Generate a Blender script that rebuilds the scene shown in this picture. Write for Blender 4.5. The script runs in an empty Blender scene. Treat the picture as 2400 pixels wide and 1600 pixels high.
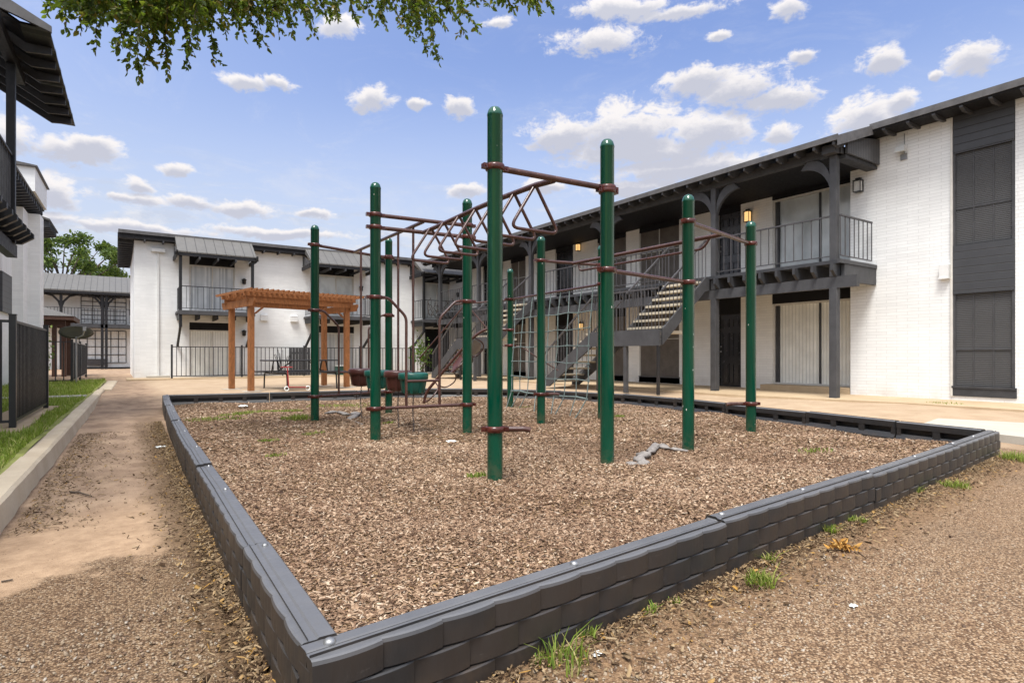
import bpy, math, random
import numpy as np
from mathutils import Vector, Matrix

R = math.radians
C = bpy.context.scene.collection
SC = bpy.context.scene

# ---------------------------------------------------------------- camera
YAW = 34.0
cam_d = bpy.data.cameras.new("camera")
cam = bpy.data.objects.new("camera", cam_d)
C.objects.link(cam)
cam.location = (0, 0, 1.0)
cam.rotation_euler = (R(90), 0, R(-YAW))
cam_d.sensor_width = 36.0
cam_d.lens = 36.0 * 1375 / 2400
cam_d.shift_y = 32 / 2400
cam_d.clip_start = 0.05
cam_d.clip_end = 2000
SC.camera = cam

# ---------------------------------------------------------------- light
SUN_EL, SUN_AZ = 65.0, 230.0            # azimuth clockwise from +Y, the direction the light comes from
sun_d = bpy.data.lights.new("sun", 'SUN')
sun_d.energy = 1.5
sun_d.angle = R(20)
sun_d.color = (1.0, 0.975, 0.935)
sun = bpy.data.objects.new("sun", sun_d)
C.objects.link(sun)
sd = Vector((math.sin(R(SUN_AZ)) * math.cos(R(SUN_EL)), math.cos(R(SUN_AZ)) * math.cos(R(SUN_EL)), math.sin(R(SUN_EL))))
sun.rotation_euler = sd.to_track_quat('Z', 'Y').to_euler()
SC.view_settings.view_transform = 'Standard'
SC.view_settings.look = 'None'
SC.view_settings.gamma = 1
SC.view_settings.use_curve_mapping = False
SC.view_settings.exposure = 1.8


class NT:
    """small helper round a node tree"""
    def __init__(s, t):
        s.t = t; s.n = t.nodes; s.l = t.links
    def new(s, ty, **kw):
        n = s.n.new(ty)
        for k, v in kw.items():
            setattr(n, k, v)
        return n
    def put(s, sock, v):
        if isinstance(v, bpy.types.NodeSocket):
            s.l.new(v, sock)
        else:
            sock.default_value = v
    def math(s, op, a, b=None, c=None, clamp=False):
        n = s.new('ShaderNodeMath', operation=op, use_clamp=clamp)
        s.put(n.inputs[0], a)
        if b is not None: s.put(n.inputs[1], b)
        if c is not None: s.put(n.inputs[2], c)
        return n.outputs[0]
    def vec(s, op, a, b=None):
        n = s.new('ShaderNodeVectorMath', operation=op)
        s.put(n.inputs[0], a)
        if b is not None: s.put(n.inputs[1], b)
        return n.outputs['Value'] if op in ('LENGTH', 'DOT_PRODUCT', 'DISTANCE') else n.outputs[0]
    def mix(s, f, a, b, mode='MIX'):
        n = s.new('ShaderNodeMix', data_type='RGBA', blend_type=mode)
        s.put(n.inputs[0], f); s.put(n.inputs[6], a); s.put(n.inputs[7], b)
        return n.outputs[2]
    def noise(s, vec, scale, detail=4, rough=0.55, dist=0.0):
        n = s.new('ShaderNodeTexNoise')
        n.inputs['Scale'].default_value = scale; n.inputs['Detail'].default_value = detail
        n.inputs['Roughness'].default_value = rough; n.inputs['Distortion'].default_value = dist
        if vec is not None: s.l.new(vec, n.inputs['Vector'])
        return n.outputs['Fac']
    def voro(s, vec, scale, feature='F1', out='Distance', rnd=1.0):
        n = s.new('ShaderNodeTexVoronoi', feature=feature)
        n.inputs['Scale'].default_value = scale
        n.inputs['Randomness'].default_value = rnd
        if vec is not None: s.l.new(vec, n.inputs['Vector'])
        return n.outputs[out]
    def mr(s, v, a, b, c=0.0, d=1.0, smooth=False):
        n = s.new('ShaderNodeMapRange', interpolation_type='SMOOTHSTEP' if smooth else 'LINEAR')
        s.put(n.inputs[0], v)
        n.inputs[1].default_value = a; n.inputs[2].default_value = b
        n.inputs[3].default_value = c; n.inputs[4].default_value = d
        return n.outputs[0]
    def ramp(s, f, stops, interp='LINEAR'):
        n = s.new('ShaderNodeValToRGB')
        cr = n.color_ramp; cr.interpolation = interp
        while len(cr.elements) < len(stops): cr.elements.new(0.5)
        for e, (p, c) in zip(cr.elements, stops):
            e.position = p; e.color = (c[0], c[1], c[2], 1)
        s.put(n.inputs[0], f)
        return n.outputs[0]
    def scale(s, vec, v):
        n = s.new('ShaderNodeMapping')
        n.inputs['Scale'].default_value = v
        s.l.new(vec, n.inputs[0])
        return n.outputs[0]
    def bump(s, h, strength=0.3, dist=0.01, normal=None):
        n = s.new('ShaderNodeBump')
        n.inputs['Strength'].default_value = strength; n.inputs['Distance'].default_value = dist
        s.l.new(h, n.inputs['Height'])
        if normal is not None: s.l.new(normal, n.inputs['Normal'])
        return n.outputs[0]


# ---------------------------------------------------------------- sky: Nishita with scattered fair-weather clouds
w = bpy.data.worlds.new("World")
SC.world = w
w.use_nodes = True
W = NT(w.node_tree)
W.n.clear()
sky = W.new('ShaderNodeTexSky', sky_type='NISHITA')
sky.sun_disc = False
sky.sun_elevation = R(SUN_EL)
sky.sun_rotation = R(SUN_AZ)
sky.air_density = 1.0; sky.dust_density = 0.6; sky.ozone_density = 3.0
tc = W.new('ShaderNodeTexCoord')
dv = tc.outputs['Generated']
sep = W.new('ShaderNodeSeparateXYZ'); W.l.new(dv, sep.inputs[0])
az = W.math('ARCTAN2', sep.outputs[0], sep.outputs[1])
el = W.math('ARCSINE', sep.outputs[2])
cmb = W.new('ShaderNodeCombineXYZ'); W.l.new(az, cmb.inputs[0]); W.l.new(el, cmb.inputs[1])
ang = cmb.outputs[0]
# clouds (centre and half size, read off the photo and turned into azimuth and elevation)
CL = [(1390,95,120,40),(1420,15,150,28),(1560,20,110,22),(1810,20,50,30),(1650,85,30,12),(1600,185,90,38),
      (1700,205,110,48),(1800,225,100,34),(1290,310,95,45),(1440,300,150,62),(1620,300,130,52),(1480,345,230,40),(1570,385,230,36),
      (1790,300,42,25),(1852,128,36,20),(2030,140,56,40),(2240,130,74,44),(2148,175,20,12),(1985,270,95,55),
      (2075,230,45,28),(560,185,75,24),(640,190,40,18),(850,230,58,30),(1052,240,42,28),(958,240,26,14),
      (780,55,50,38),(150,345,115,38),(215,340,70,32),(35,310,70,45),(405,388,46,19),(315,425,38,20),(110,440,70,42),
      (290,455,100,16),(440,462,62,18),(560,478,90,20),(720,490,40,14),(1075,435,50,16),(1140,55,45,14),(1250,425,60,16),
      (1450,430,120,20),(300,520,200,16),(650,535,180,14),(120,500,90,16),(2350,300,80,40),(2500,100,120,60),(-120,150,120,70),
      (-200,420,160,50)]
def azel(u, v):
    du = (u - 1200) / 1375; a = math.atan(du)
    return R(YAW) + a, math.atan((832 - v) / 1375 * math.cos(a))
body = None; low = None
# warp the outlines
wn = W.new('ShaderNodeTexNoise'); wn.inputs['Scale'].default_value = 9; wn.inputs['Detail'].default_value = 5; wn.inputs['Roughness'].default_value = 0.6
W.l.new(ang, wn.inputs['Vector'])
wv = W.vec('SCALE', W.vec('SUBTRACT', wn.outputs['Color'], (0.5, 0.5, 0.5)), None)
wv.node.inputs['Scale'].default_value = 0.035
angw = W.vec('ADD', ang, wv)
allc = []
for (u, v, hw, hh) in CL:
    a0, e0 = azel(u * 1.0204, v * 1.0204)
    a1, _ = azel((u + hw) * 1.0204, v * 1.0204); _, e1 = azel(u * 1.0204, (v - hh) * 1.0204)
    allc.append((a0, e0, abs(a1 - a0)*1.08, abs(e1 - e0)*1.12))
rr = random.Random(5)
for k in range(46):      # the rest of the sky dome, outside the photo
    a0 = R(YAW) + R(rr.uniform(48, 312)); e0 = R(rr.uniform(4, 55))
    allc.append(((a0 + math.pi) % (2 * math.pi) - math.pi, e0, R(rr.uniform(5, 14)), R(rr.uniform(2, 6))))
for (a0, e0, ha, he) in allc:
    d = W.vec('SUBTRACT', angw, (a0, e0, 0))
    m = W.vec('LENGTH', W.vec('MULTIPLY', d, (1 / ha, 1 / he, 0)))
    body = m if body is None else W.math('MINIMUM', body, m)
    d2 = W.vec('SUBTRACT', angw, (a0, e0 - he * 0.55, 0))
    m2 = W.vec('LENGTH', W.vec('MULTIPLY', d2, (1 / ha, 1 / he, 0)))
    low = m2 if low is None else W.math('MINIMUM', low, m2)
sv = W.scale(ang, (1.0, 1.7, 1.0))
n1 = W.math('ADD', W.math('MULTIPLY', W.noise(sv, 15, 9, 0.66, 0.4), 0.62), W.math('MULTIPLY', W.noise(sv, 46, 7, 0.66, 0.3), 0.38))
n2 = W.noise(sv, 7, 5, 0.55)
dens = W.math('ADD', W.math('SUBTRACT', 1.05, body), W.math('MULTIPLY', W.math('SUBTRACT', n1, 0.5), 3.3))
cov = W.mr(dens, 0.0, 0.55, 0, 1, True)
# thin high streaks towards the horizon
st = W.noise(W.scale(ang, (1.0, 5.0, 1.0)), 8, 9, 0.68, 0.5)
stm = W.math('MULTIPLY', W.mr(st, 0.46, 0.66, 0, 0.85, True), W.mr(el, 0.14, 0.34, 1.0, 0.0, True))
shade = W.math('ADD', W.math('SUBTRACT', 1.0, low), W.math('MULTIPLY', W.math('SUBTRACT', n1, 0.5), 1.5))
ccol = W.mix(W.mr(shade, -0.05, 0.62, 0, 1, True), (5.5, 5.3, 5.3, 1), (3.35, 3.45, 4.0, 1))
skc = W.mix(1.0, sky.outputs[0], (1.22, 1.13, 1.28, 1), 'MULTIPLY')
# pale air low down
skc = W.mix(W.mr(el, 0.08, 0.53, 0.95, 0.0, True), skc, (3.75, 4.12, 4.75, 1))
wisp = W.math('MULTIPLY', W.mr(W.noise(W.scale(ang, (1.0, 2.4, 1.0)), 5, 9, 0.72, 0.8), 0.5, 0.75, 0, 0.4, True), W.mr(el, 0.2, 0.6, 1.0, 0.15, True))
skc = W.mix(wisp, skc, (4.5, 4.6, 5.0, 1))
skc = W.mix(stm, skc, W.mix(W.mr(W.noise(sv, 22, 6, .6), .42, .58), (3.5, 3.75, 4.35, 1), (4.9, 4.85, 4.95, 1)))
skc = W.mix(cov, skc, ccol)
# added fill light: sky brightened widely around the sun, unseen behind the camera
glow = W.math('POWER', W.math('MAXIMUM', W.vec('DOT_PRODUCT', dv, tuple(sd)), 0.0), 1.6)
skc = W.mix(W.math('MULTIPLY', glow, 0.9), skc, (14.2, 14.2, 14.2, 1))
bg = W.new('ShaderNodeBackground'); bg.inputs[1].default_value = 0.0506
W.l.new(skc, bg.inputs[0])
wo = W.new('ShaderNodeOutputWorld'); W.l.new(bg.outputs[0], wo.inputs[0])

# ---------------------------------------------------------------- photo coordinates to ground points (2400 px wide photo)
_f, _a, _hz = 1375., R(YAW), 832.
def ray(u, v):
    s = u - 1200.
    return (math.sin(_a) * _f + math.cos(_a) * s, math.cos(_a) * _f - math.sin(_a) * s, _hz - v)
def G(u, v, z=0.):
    d = ray(u, v); t = (z - 1.0) / d[2]
    return (d[0] * t, d[1] * t)
def AT(u, v, dist):
    """point seen at photo pixel u, v at a given forward distance"""
    d = ray(u, v); t = dist / _f
    return Vector((d[0] * t, d[1] * t, 1.0 + d[2] * t))
def sm(t):
    t = max(0.0, min(1.0, t)); return t * t * (3 - 2 * t)
def gz(x, y):
    return max(0.10 * sm((y - 12.5) / 4.0), 0.11 * sm((x - 8.2) / 5.0))

# ---------------------------------------------------------------- materials
def material(name, fn, **kw):
    m = bpy.data.materials.new(name)
    m.use_nodes = True
    t = NT(m.node_tree)
    b = t.n['Principled BSDF']
    b.inputs['Specular IOR Level'].default_value = kw.get('spec', 0.4)
    b.inputs['Roughness'].default_value = kw.get('rough', 0.6)
    b.inputs['Metallic'].default_value = kw.get('metal', 0.0)
    tcn = t.new('ShaderNodeTexCoord')
    fn(t, b, tcn.outputs['Object'])
    return m

def plain(name, col, rough=0.6, spec=0.4, var=0.12, scale=6, bump=0.0, bscale=40, metal=0.0, coat=0.0, stretch=(1, 1, 1)):
    def fn(t, b, co):
        co2 = t.scale(co, stretch)
        n = t.noise(co2, scale, 5, 0.6)
        c1 = tuple(min(1, c * (1 - var)) for c in col) + (1,)
        c2 = tuple(min(1, c * (1 + var)) for c in col) + (1,)
        t.l.new(t.mix(t.mr(n, 0.3, 0.7), c1, c2), b.inputs['Base Color'])
        t.l.new(t.mr(t.noise(co2, scale * 3, 3), 0.3, 0.7, max(0, rough - 0.07), min(1, rough + 0.07)), b.inputs['Roughness'])
        if coat: b.inputs['Coat Weight'].default_value = coat; b.inputs['Coat Roughness'].default_value = 0.12
        if bump:
            t.l.new(t.bump(t.noise(co2, bscale, 4, 0.6), bump, 0.004), b.inputs['Normal'])
    return material(name, fn, rough=rough, spec=spec, metal=metal)

def brick_paint(name, col, bumpk=0.5, mortar=0.5):
    def fn(t, b, co):
        s = t.new('ShaderNodeSeparateXYZ'); t.l.new(co, s.inputs[0])
        xy = t.math('ADD', s.outputs[0], s.outputs[1])
        c = t.new('ShaderNodeCombineXYZ'); t.l.new(xy, c.inputs[0]); t.l.new(s.outputs[2], c.inputs[1])
        wob = t.vec('ADD', c.outputs[0], t.vec('MULTIPLY', t.vec('SUBTRACT', _ncol(t, co, 7), (0.5, 0.5, 0.5)), (0.012, 0.014, 0)))
        br = t.new('ShaderNodeTexBrick')
        br.inputs['Scale'].default_value = 1.0
        br.inputs['Brick Width'].default_value = 0.4; br.inputs['Row Height'].default_value = 0.0667
        br.inputs['Mortar Size'].default_value = 0.0045; br.inputs['Mortar Smooth'].default_value = 0.6
        br.inputs['Bias'].default_value = 0.0
        br.inputs['Color1'].default_value = (1, 1, 1, 1); br.inputs['Color2'].default_value = (.93, .93, .93, 1)
        br.inputs['Mortar'].default_value = (1 - mortar * 0.35,) * 3 + (1,)
        t.l.new(wob, br.inputs['Vector'])
        n = t.noise(co, 1.3, 6, 0.65)
        n2 = t.noise(t.scale(co, (1, 1, 3)), 9, 5, 0.7)
        base = t.mix(t.mr(n, 0.3, 0.75), tuple(x * 0.9 for x in col) + (1,), tuple(min(1, x * 1.03) for x in col) + (1,))
        base = t.mix(t.mr(n2, 0.62, 0.8, 0, 0.14), base, (0.5, 0.44, 0.36, 1))
        base = t.mix(1.0, base, br.outputs['Color'], 'MULTIPLY')
        # faint vertical drips
        dr = t.noise(t.scale(co, (9, 9, .35)), 2.4, 5, .7)
        base = t.mix(t.mr(dr, .6, .8, 0, .22), base, (0.45, 0.42, 0.37, 1))
        # splash stains near the foot
        foot = t.math('MULTIPLY', t.mr(s.outputs[2], 0.0, 0.45, 1, 0, True), t.mr(t.noise(co, 3.5, 5), 0.35, 0.7))
        base = t.mix(t.math('MULTIPLY', foot, 0.35), base, (0.42, 0.33, 0.24, 1))
        t.l.new(base, b.inputs['Base Color'])
        h = t.math('SUBTRACT', t.math('MULTIPLY', t.noise(co, 30, 4), 0.25), br.outputs['Fac'])
        t.l.new(t.bump(h, bumpk, 0.006), b.inputs['Normal'])
    return material(name, fn, rough=0.62, spec=0.35)

def _ncol(t, co, scale):
    n = t.new('ShaderNodeTexNoise'); n.inputs['Scale'].default_value = scale; n.inputs['Detail'].default_value = 3
    t.l.new(co, n.inputs['Vector']); return n.outputs['Color']

def slatted(name, col, axis, pitch, groove=0.12, dark=0.45, rough=0.5, metal=0.0, var=0.1):
    """boards or ribs: grooves every `pitch` metres along an axis (0 x, 1 y, 2 z, 3 x+y)"""
    def fn(t, b, co):
        s = t.new('ShaderNodeSeparateXYZ'); t.l.new(co, s.inputs[0])
        v = t.math('ADD', s.outputs[0], s.outputs[1]) if axis == 3 else s.outputs[axis]
        fr = t.math('FRACT', t.math('DIVIDE', t.math('ADD', v, 100.0), pitch))
        g = t.math('MULTIPLY', t.mr(fr, 0, groove, 0, 1, True), t.mr(fr, 1 - groove, 1, 1, 0, True))
        n = t.noise(co, 3, 5, 0.6)
        c = t.mix(t.mr(n, .3, .7), tuple(x * (1 - var) for x in col) + (1,), tuple(x * (1 + var) for x in col) + (1,))
        c = t.mix(g, tuple(x * dark for x in col) + (1,), c)
        t.l.new(c, b.inputs['Base Color'])
        t.l.new(t.bump(g, 0.6, 0.012), b.inputs['Normal'])
    return material(name, fn, rough=rough, metal=metal)

def wood(name, col, dark=0.6):
    def fn(t, b, co):
        n = t.noise(t.scale(co, (5, 5, 1.2)), 7, 6, 0.65, 0.6)
        g = t.noise(t.scale(co, (30, 30, 2)), 6, 4, 0.6)
        c = t.mix(t.mr(n, .35, .68), tuple(x * dark for x in col) + (1,), tuple(x * 1.12 for x in col) + (1,))
        c = t.mix(t.mr(g, .4, .6, 0, .3), c, tuple(x * 0.55 for x in col) + (1,))
        t.l.new(c, b.inputs['Base Color'])
        t.l.new(t.bump(g, 0.25, 0.003), b.inputs['Normal'])
    return material(name, fn, rough=0.7, spec=0.25)

def island(name, stops, rough=0.8, spec=0.2, trans=0.0, drift=0.0):
    """colour picked per loose piece of the mesh"""
    def fn(t, b, co):
        g = t.new('ShaderNodeNewGeometry')
        c = t.ramp(g.outputs['Random Per Island'], stops)
        c = t.mix(t.mr(t.noise(co, 60, 3), .3, .7, 0, .25), c, (0.02, 0.015, 0.01, 1))
        if drift: c = t.mix(1.0, c, t.mix(t.mr(t.noise(co, drift, 5, .65), .36, .66), (.74, .66, .58, 1), (1.08, 1.04, .95, 1)), 'MULTIPLY')
        t.l.new(c, b.inputs['Base Color'])
        if trans:
            tr = t.new('ShaderNodeBsdfTranslucent'); t.l.new(t.mix(0.5, c, (0.25, 0.35, 0.03, 1)), tr.inputs[0])
            mx = t.new('ShaderNodeMixShader'); mx.inputs[0].default_value = trans
            t.l.new(b.outputs[0], mx.inputs[1]); t.l.new(tr.outputs[0], mx.inputs[2])
            t.l.new(mx.outputs[0], t.n['Material Output'].inputs[0])
    return material(name, fn, rough=rough, spec=spec)

def glass_mat(name, col, rough=0.08):
    def fn(t, b, co):
        n = t.noise(t.scale(co, (1, 1, .6)), 2.2, 3)
        t.l.new(t.mix(t.mr(n, .4, .6), tuple(c * .85 for c in col) + (1,), tuple(c * 1.1 for c in col) + (1,)), b.inputs['Base Color'])
    return material(name, fn, rough=rough, spec=0.8)

M = {}
M['white_brick'] = brick_paint('painted_brick', (0.81, 0.815, 0.80), 0.5, 0.8)
M['white_wall'] = brick_paint('painted_block', (0.82, 0.825, 0.81), 0.2, 0.25)
M['cream_wall'] = brick_paint('painted_brick_sheltered', (0.85, 0.83, 0.775), 0.4, 0.5)
M['charcoal'] = plain('charcoal_paint', (0.0372, 0.0378, 0.0408), 0.55, 0.4, 0.25, 5, 0.3, 30)
M['charcoal_light'] = plain('weathered_grey_paint', (0.0528, 0.0528, 0.0554), 0.6, 0.35, 0.25, 4, 0.3, 30)
M['black'] = plain('black_paint', (0.0084, 0.0084, 0.0098), 0.5, 0.35, 0.3, 6)
M['black_metal'] = plain('black_metal', (0.0126, 0.0126, 0.0140), 0.4, 0.5, 0.2, 10)
M['grey_metal'] = plain('grey_rail_metal', (0.0595, 0.0560, 0.0574), 0.45, 0.5, 0.2, 10)
M['siding'] = slatted('grey_lap_siding', (0.0446, 0.0459, 0.0496), 2, 0.15, 0.06, 0.35)
M['louvre'] = slatted('grey_vertical_siding', (0.0770, 0.0770, 0.0805), 0, 0.07, 0.2, 0.35)
M['metal_roof'] = slatted('ribbed_metal_roof', (0.105, 0.10, 0.092), 0, 0.33, 0.07, 0.4, 0.5)
M['shingle'] = plain('roof_shingle', (0.1120, 0.1085, 0.1050), 0.85, 0.2, 0.3, 25, 0.5, 60)
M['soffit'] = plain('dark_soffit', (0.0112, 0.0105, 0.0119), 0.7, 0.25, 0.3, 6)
M['fascia'] = plain('fascia_board', (0.0900, 0.0863, 0.0863), 0.6, 0.35, 0.25, 5, 0.2, 30)
M['glass_light'] = glass_mat('window_glass_pale', (0.55, 0.58, 0.57), 0.12)
M['curtain'] = slatted('vertical_blinds', (0.8, 0.8, 0.74), 3, 0.09, 0.18, 0.72, 0.5)
M['white_frame'] = plain('white_frame', (0.6, 0.58, 0.53), 0.5, 0.4, 0.1, 8)
def fold_fn(t, b, co):
    s = t.new('ShaderNodeSeparateXYZ'); t.l.new(co, s.inputs[0])
    x = t.math('ADD', s.outputs[0], s.outputs[1]); c3 = t.new('ShaderNodeCombineXYZ'); t.l.new(x, c3.inputs[0])
    n = t.noise(c3.outputs[0], 9, 3, .7); n2 = t.noise(t.scale(co, (1, 1, .7)), 1.4, 3)
    c = t.mix(t.mr(n, .34, .64), (0.26, 0.27, 0.28, 1), (0.74, 0.75, 0.73, 1))
    c = t.mix(t.mr(n2, .45, .6, 0, .45), c, (0.3, 0.31, 0.32, 1))
    t.l.new(c, b.inputs['Base Color'])
M['folds'] = material('curtain_behind_glass', fold_fn, rough=0.15, spec=0.7)
M['cover_white'] = plain('curtain_white', (0.7, 0.71, 0.7), 0.6, 0.3, 0.12, 3, stretch=(3, 3, .4))
M['screen_dark'] = slatted('dark_screen', (0.0546, 0.0546, 0.0558), 2, 0.035, 0.3, 0.8, 0.5)
M['screen_brown'] = plain('brown_screen', (0.1224, 0.1044, 0.0864), 0.6, 0.3, 0.2, 4)
M['door_black'] = plain('black_door', (0.024, 0.024, 0.026), 0.22, 0.5, 0.2, 4)
M['door_grey'] = plain('grey_door', (0.0480, 0.0480, 0.0540), 0.3, 0.5, 0.25, 4)
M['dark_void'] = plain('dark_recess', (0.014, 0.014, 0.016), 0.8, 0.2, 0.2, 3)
M['brass'] = plain('bright_brass', (0.8, 0.6, 0.3), 0.25, 0.6, 0.1, 8, metal=1.0)
M['silver'] = plain('galvanised_metal', (0.33, 0.33, 0.33), 0.35, 0.6, 0.15, 8, metal=0.8)
M['vent_white'] = plain('vent_white', (0.66, 0.66, 0.64), 0.5, 0.35, 0.08, 8)
M['tread'] = plain('concrete_tread', (0.47, 0.415, 0.32), 0.8, 0.2, 0.18, 6, 0.3, 50)
M['cedar'] = wood('cedar_wood', (0.33, 0.135, 0.05), 0.55)
M['brown_wood'] = wood('brown_painted_wood', (0.085, 0.045, 0.032), 0.7)
M['rope'] = plain('grey_green_rope', (0.15, 0.19, 0.18), 0.6, 0.3, 0.3, 20)
M['chain'] = plain('rusty_chain', (0.10, 0.09, 0.09), 0.4, 0.5, 0.3, 60, metal=0.6)
M['teal'] = plain('teal_plastic', (0.006, 0.085, 0.062), 0.35, 0.5, 0.15, 8)
M['brown_plastic'] = plain('brown_plastic', (0.07, 0.022, 0.017), 0.35, 0.5, 0.2, 8)
M['red_paint'] = plain('red_paint', (0.3, 0.02, 0.02), 0.4, 0.5, 0.1, 8)
M['dish'] = plain('dish_grey', (0.0910, 0.0945, 0.0945), 0.5, 0.4, 0.1, 5)
M['cloth'] = plain('dirty_cloth', (0.23, 0.21, 0.195), 0.9, 0.1, 0.3, 20, 0.5, 50)
M['paper'] = plain('white_litter', (0.75, 0.78, 0.76), 0.5, 0.3, 0.08, 20)
M['bark'] = plain('bark', (0.09, 0.07, 0.055), 0.9, 0.15, 0.35, 12, 0.7, 30, stretch=(1, 1, .3))
M['leaf_near'] = island('elm_leaf', [(0, (0.02, 0.045, 0.006)), (0.45, (0.05, 0.092, 0.01)), (0.8, (0.13, 0.15, 0.016)), (1, (0.22, 0.13, 0.025))], 0.45, 0.35, 0.55)
M['leaf_far'] = island('tree_leaf', [(0, (0.03, 0.06, 0.015)), (0.6, (0.07, 0.12, 0.02)), (1, (0.13, 0.17, 0.03))], 0.55, 0.3, 0.3)
M['leaf_shrub'] = island('shrub_leaf', [(0, (0.03, 0.09, 0.015)), (0.6, (0.08, 0.17, 0.02)), (1, (0.2, 0.26, 0.04))], 0.5, 0.3, 0.3)
M['weed'] = island('weed_leaf', [(0, (0.09, 0.16, 0.02)), (0.5, (0.2, 0.27, 0.035)), (0.8, (0.33, 0.34, 0.09)), (1, (0.42, 0.36, 0.16))], 0.6, 0.2, 0.3)
M['grass'] = island('grass_blade', [(0, (0.16, 0.24, 0.03)), (0.55, (0.3, 0.4, 0.06)), (0.85, (0.42, 0.46, 0.11)), (1, (0.5, 0.45, 0.2))], 0.65, 0.2, 0.3)
M['dead_leaf'] = island('dead_leaf', [(0, (0.035, 0.02, 0.012)), (0.3, (0.09, 0.055, 0.03)), (0.6, (0.19, 0.13, 0.075)), (0.9, (0.34, 0.25, 0.15)), (1, (0.36, 0.2, 0.05))], 0.85, 0.1)
M['orange_leaf'] = island('orange_leaf', [(0, (0.35, 0.17, 0.04)), (0.6, (0.55, 0.3, 0.08)), (1, (0.6, 0.4, 0.14))], 0.8, 0.1)
M['chips'] = island('wood_chip', [(0, (0.05, 0.03, 0.021)), (0.18, (0.14, 0.086, 0.058)), (0.45, (0.275, 0.184, 0.13)), (0.78, (0.39, 0.28, 0.20)), (0.95, (0.56, 0.44, 0.34)), (1, (0.6, 0.54, 0.46))], 0.85, 0.15, drift=.55)
M['pebble'] = island('pebble', [(0, (0.09, 0.055, 0.035)), (0.25, (0.22, 0.14, 0.09)), (0.5, (0.33, 0.25, 0.17)), (0.8, (0.32, 0.25, 0.17)), (1, (0.42, 0.37, 0.31))], 0.7, 0.3)

def border_fn(t, b, co):
    n = t.noise(co, 4, 6, 0.65); n2 = t.noise(t.scale(co, (1, 1, .5)), 30, 5, 0.7)
    s = t.new('ShaderNodeSeparateXYZ'); t.l.new(co, s.inputs[0])
    c = t.mix(t.mr(n, .3, .7), (0.085, 0.087, 0.094, 1), (0.115, 0.115, 0.12, 1))
    # shade painted into the colour: upright faces and all below the cap
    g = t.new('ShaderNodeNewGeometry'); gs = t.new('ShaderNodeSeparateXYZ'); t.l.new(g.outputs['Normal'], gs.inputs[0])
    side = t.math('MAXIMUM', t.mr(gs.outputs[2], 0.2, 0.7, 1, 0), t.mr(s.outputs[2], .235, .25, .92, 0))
    # dark brown plastic, taken almost to black to imitate shade on these faces
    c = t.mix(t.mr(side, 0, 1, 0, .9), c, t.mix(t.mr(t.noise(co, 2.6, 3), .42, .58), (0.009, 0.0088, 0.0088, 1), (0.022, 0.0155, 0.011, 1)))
    c = t.mix(t.mr(n2, .66, .74, 0, .4), c, (0.12, 0.10, 0.08, 1))
    mud = t.math('MULTIPLY', t.mr(s.outputs[2], .0, .12, 1, 0), t.mr(t.noise(co, 7, 6, .7), .45, .62))
    c = t.mix(t.math('MULTIPLY', mud, .7), c, (0.09, 0.06, 0.038, 1))
    c = t.mix(t.mr(t.noise(t.scale(co, (1, 1, 6)), 11, 6, .75), .64, .74, 0, .35), c, (0.2, 0.19, 0.18, 1))
    t.l.new(c, b.inputs['Base Color'])
    t.l.new(t.mr(n2, .3, .7, .38, .55), b.inputs['Roughness'])
    t.l.new(t.bump(n2, 0.12, 0.002), b.inputs['Normal'])
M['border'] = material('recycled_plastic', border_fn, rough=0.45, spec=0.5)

def green_fn(t, b, co):
    n = t.noise(t.scale(co, (1, 1, .25)), 5, 4)
    c = t.mix(t.mr(n, .3, .7), (0.0005, 0.044, 0.024, 1), (0.001, 0.066, 0.036, 1))
    c = t.mix(t.mr(t.noise(t.scale(co, (3, 3, .5)), 8, 6, .75), .6, .72, 0, .35), c, (0.03, 0.12, 0.08, 1))
    chip = t.math('MULTIPLY', t.math('LESS_THAN', t.voro(t.scale(co, (1, 1, .45)), 17), 0.085), t.math('GREATER_THAN', t.noise(co, 2.3, 2), 0.58))
    c = t.mix(chip, c, (0.55, 0.6, 0.55, 1))
    s = t.new('ShaderNodeSeparateXYZ'); t.l.new(co, s.inputs[0])
    c = t.mix(t.math('MULTIPLY', t.mr(s.outputs[2], 0.0, 0.25, .35, 0, True), t.mr(t.noise(co, 14, 4), .4, .6)), c, (0.12, 0.10, 0.06, 1))
    t.l.new(c, b.inputs['Base Color'])
    t.l.new(t.mr(t.noise(co, 9, 4), .3, .7, .08, .2), b.inputs['Roughness'])
    b.inputs['Coat Weight'].default_value = 0.15; b.inputs['Coat Roughness'].default_value = 0.04
M['green'] = material('green_powder_coat', green_fn, rough=0.25, spec=0.45)

def brownm_fn(t, b, co):
    n = t.noise(co, 12, 5, .65)
    c = t.mix(t.mr(n, .3, .7), (0.04, 0.014, 0.010, 1), (0.085, 0.036, 0.026, 1))
    c = t.mix(t.mr(t.noise(co, 45, 4), .64, .7, 0, .7), c, (0.2, 0.12, 0.09, 1))
    t.l.new(c, b.inputs['Base Color'])
M['brown_bar'] = material('brown_coated_tube', brownm_fn, rough=0.25, spec=0.55)
def clamp_fn(t, b, co):
    n = t.noise(co, 20, 5, .65)
    t.l.new(t.mix(t.mr(n, .35, .7), (0.035, 0.007, 0.005, 1), (0.10, 0.024, 0.015, 1)), b.inputs['Base Color'])
M['clamp'] = material('clamp_red_brown', clamp_fn, rough=0.22, spec=0.5)

def lamp_fn(t, b, co):
    b.inputs['Base Color'].default_value = (0.9, 0.7, 0.4, 1)
    b.inputs['Emission Color'].default_value = (1.0, 0.58, 0.2, 1)
    b.inputs['Emission Strength'].default_value = 0.3
M['lamp_lit'] = material('lit_lamp_glass', lamp_fn)
M['lamp_off'] = plain('frosted_glass', (0.55, 0.55, 0.52), 0.3, 0.5, 0.1, 10)

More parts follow.
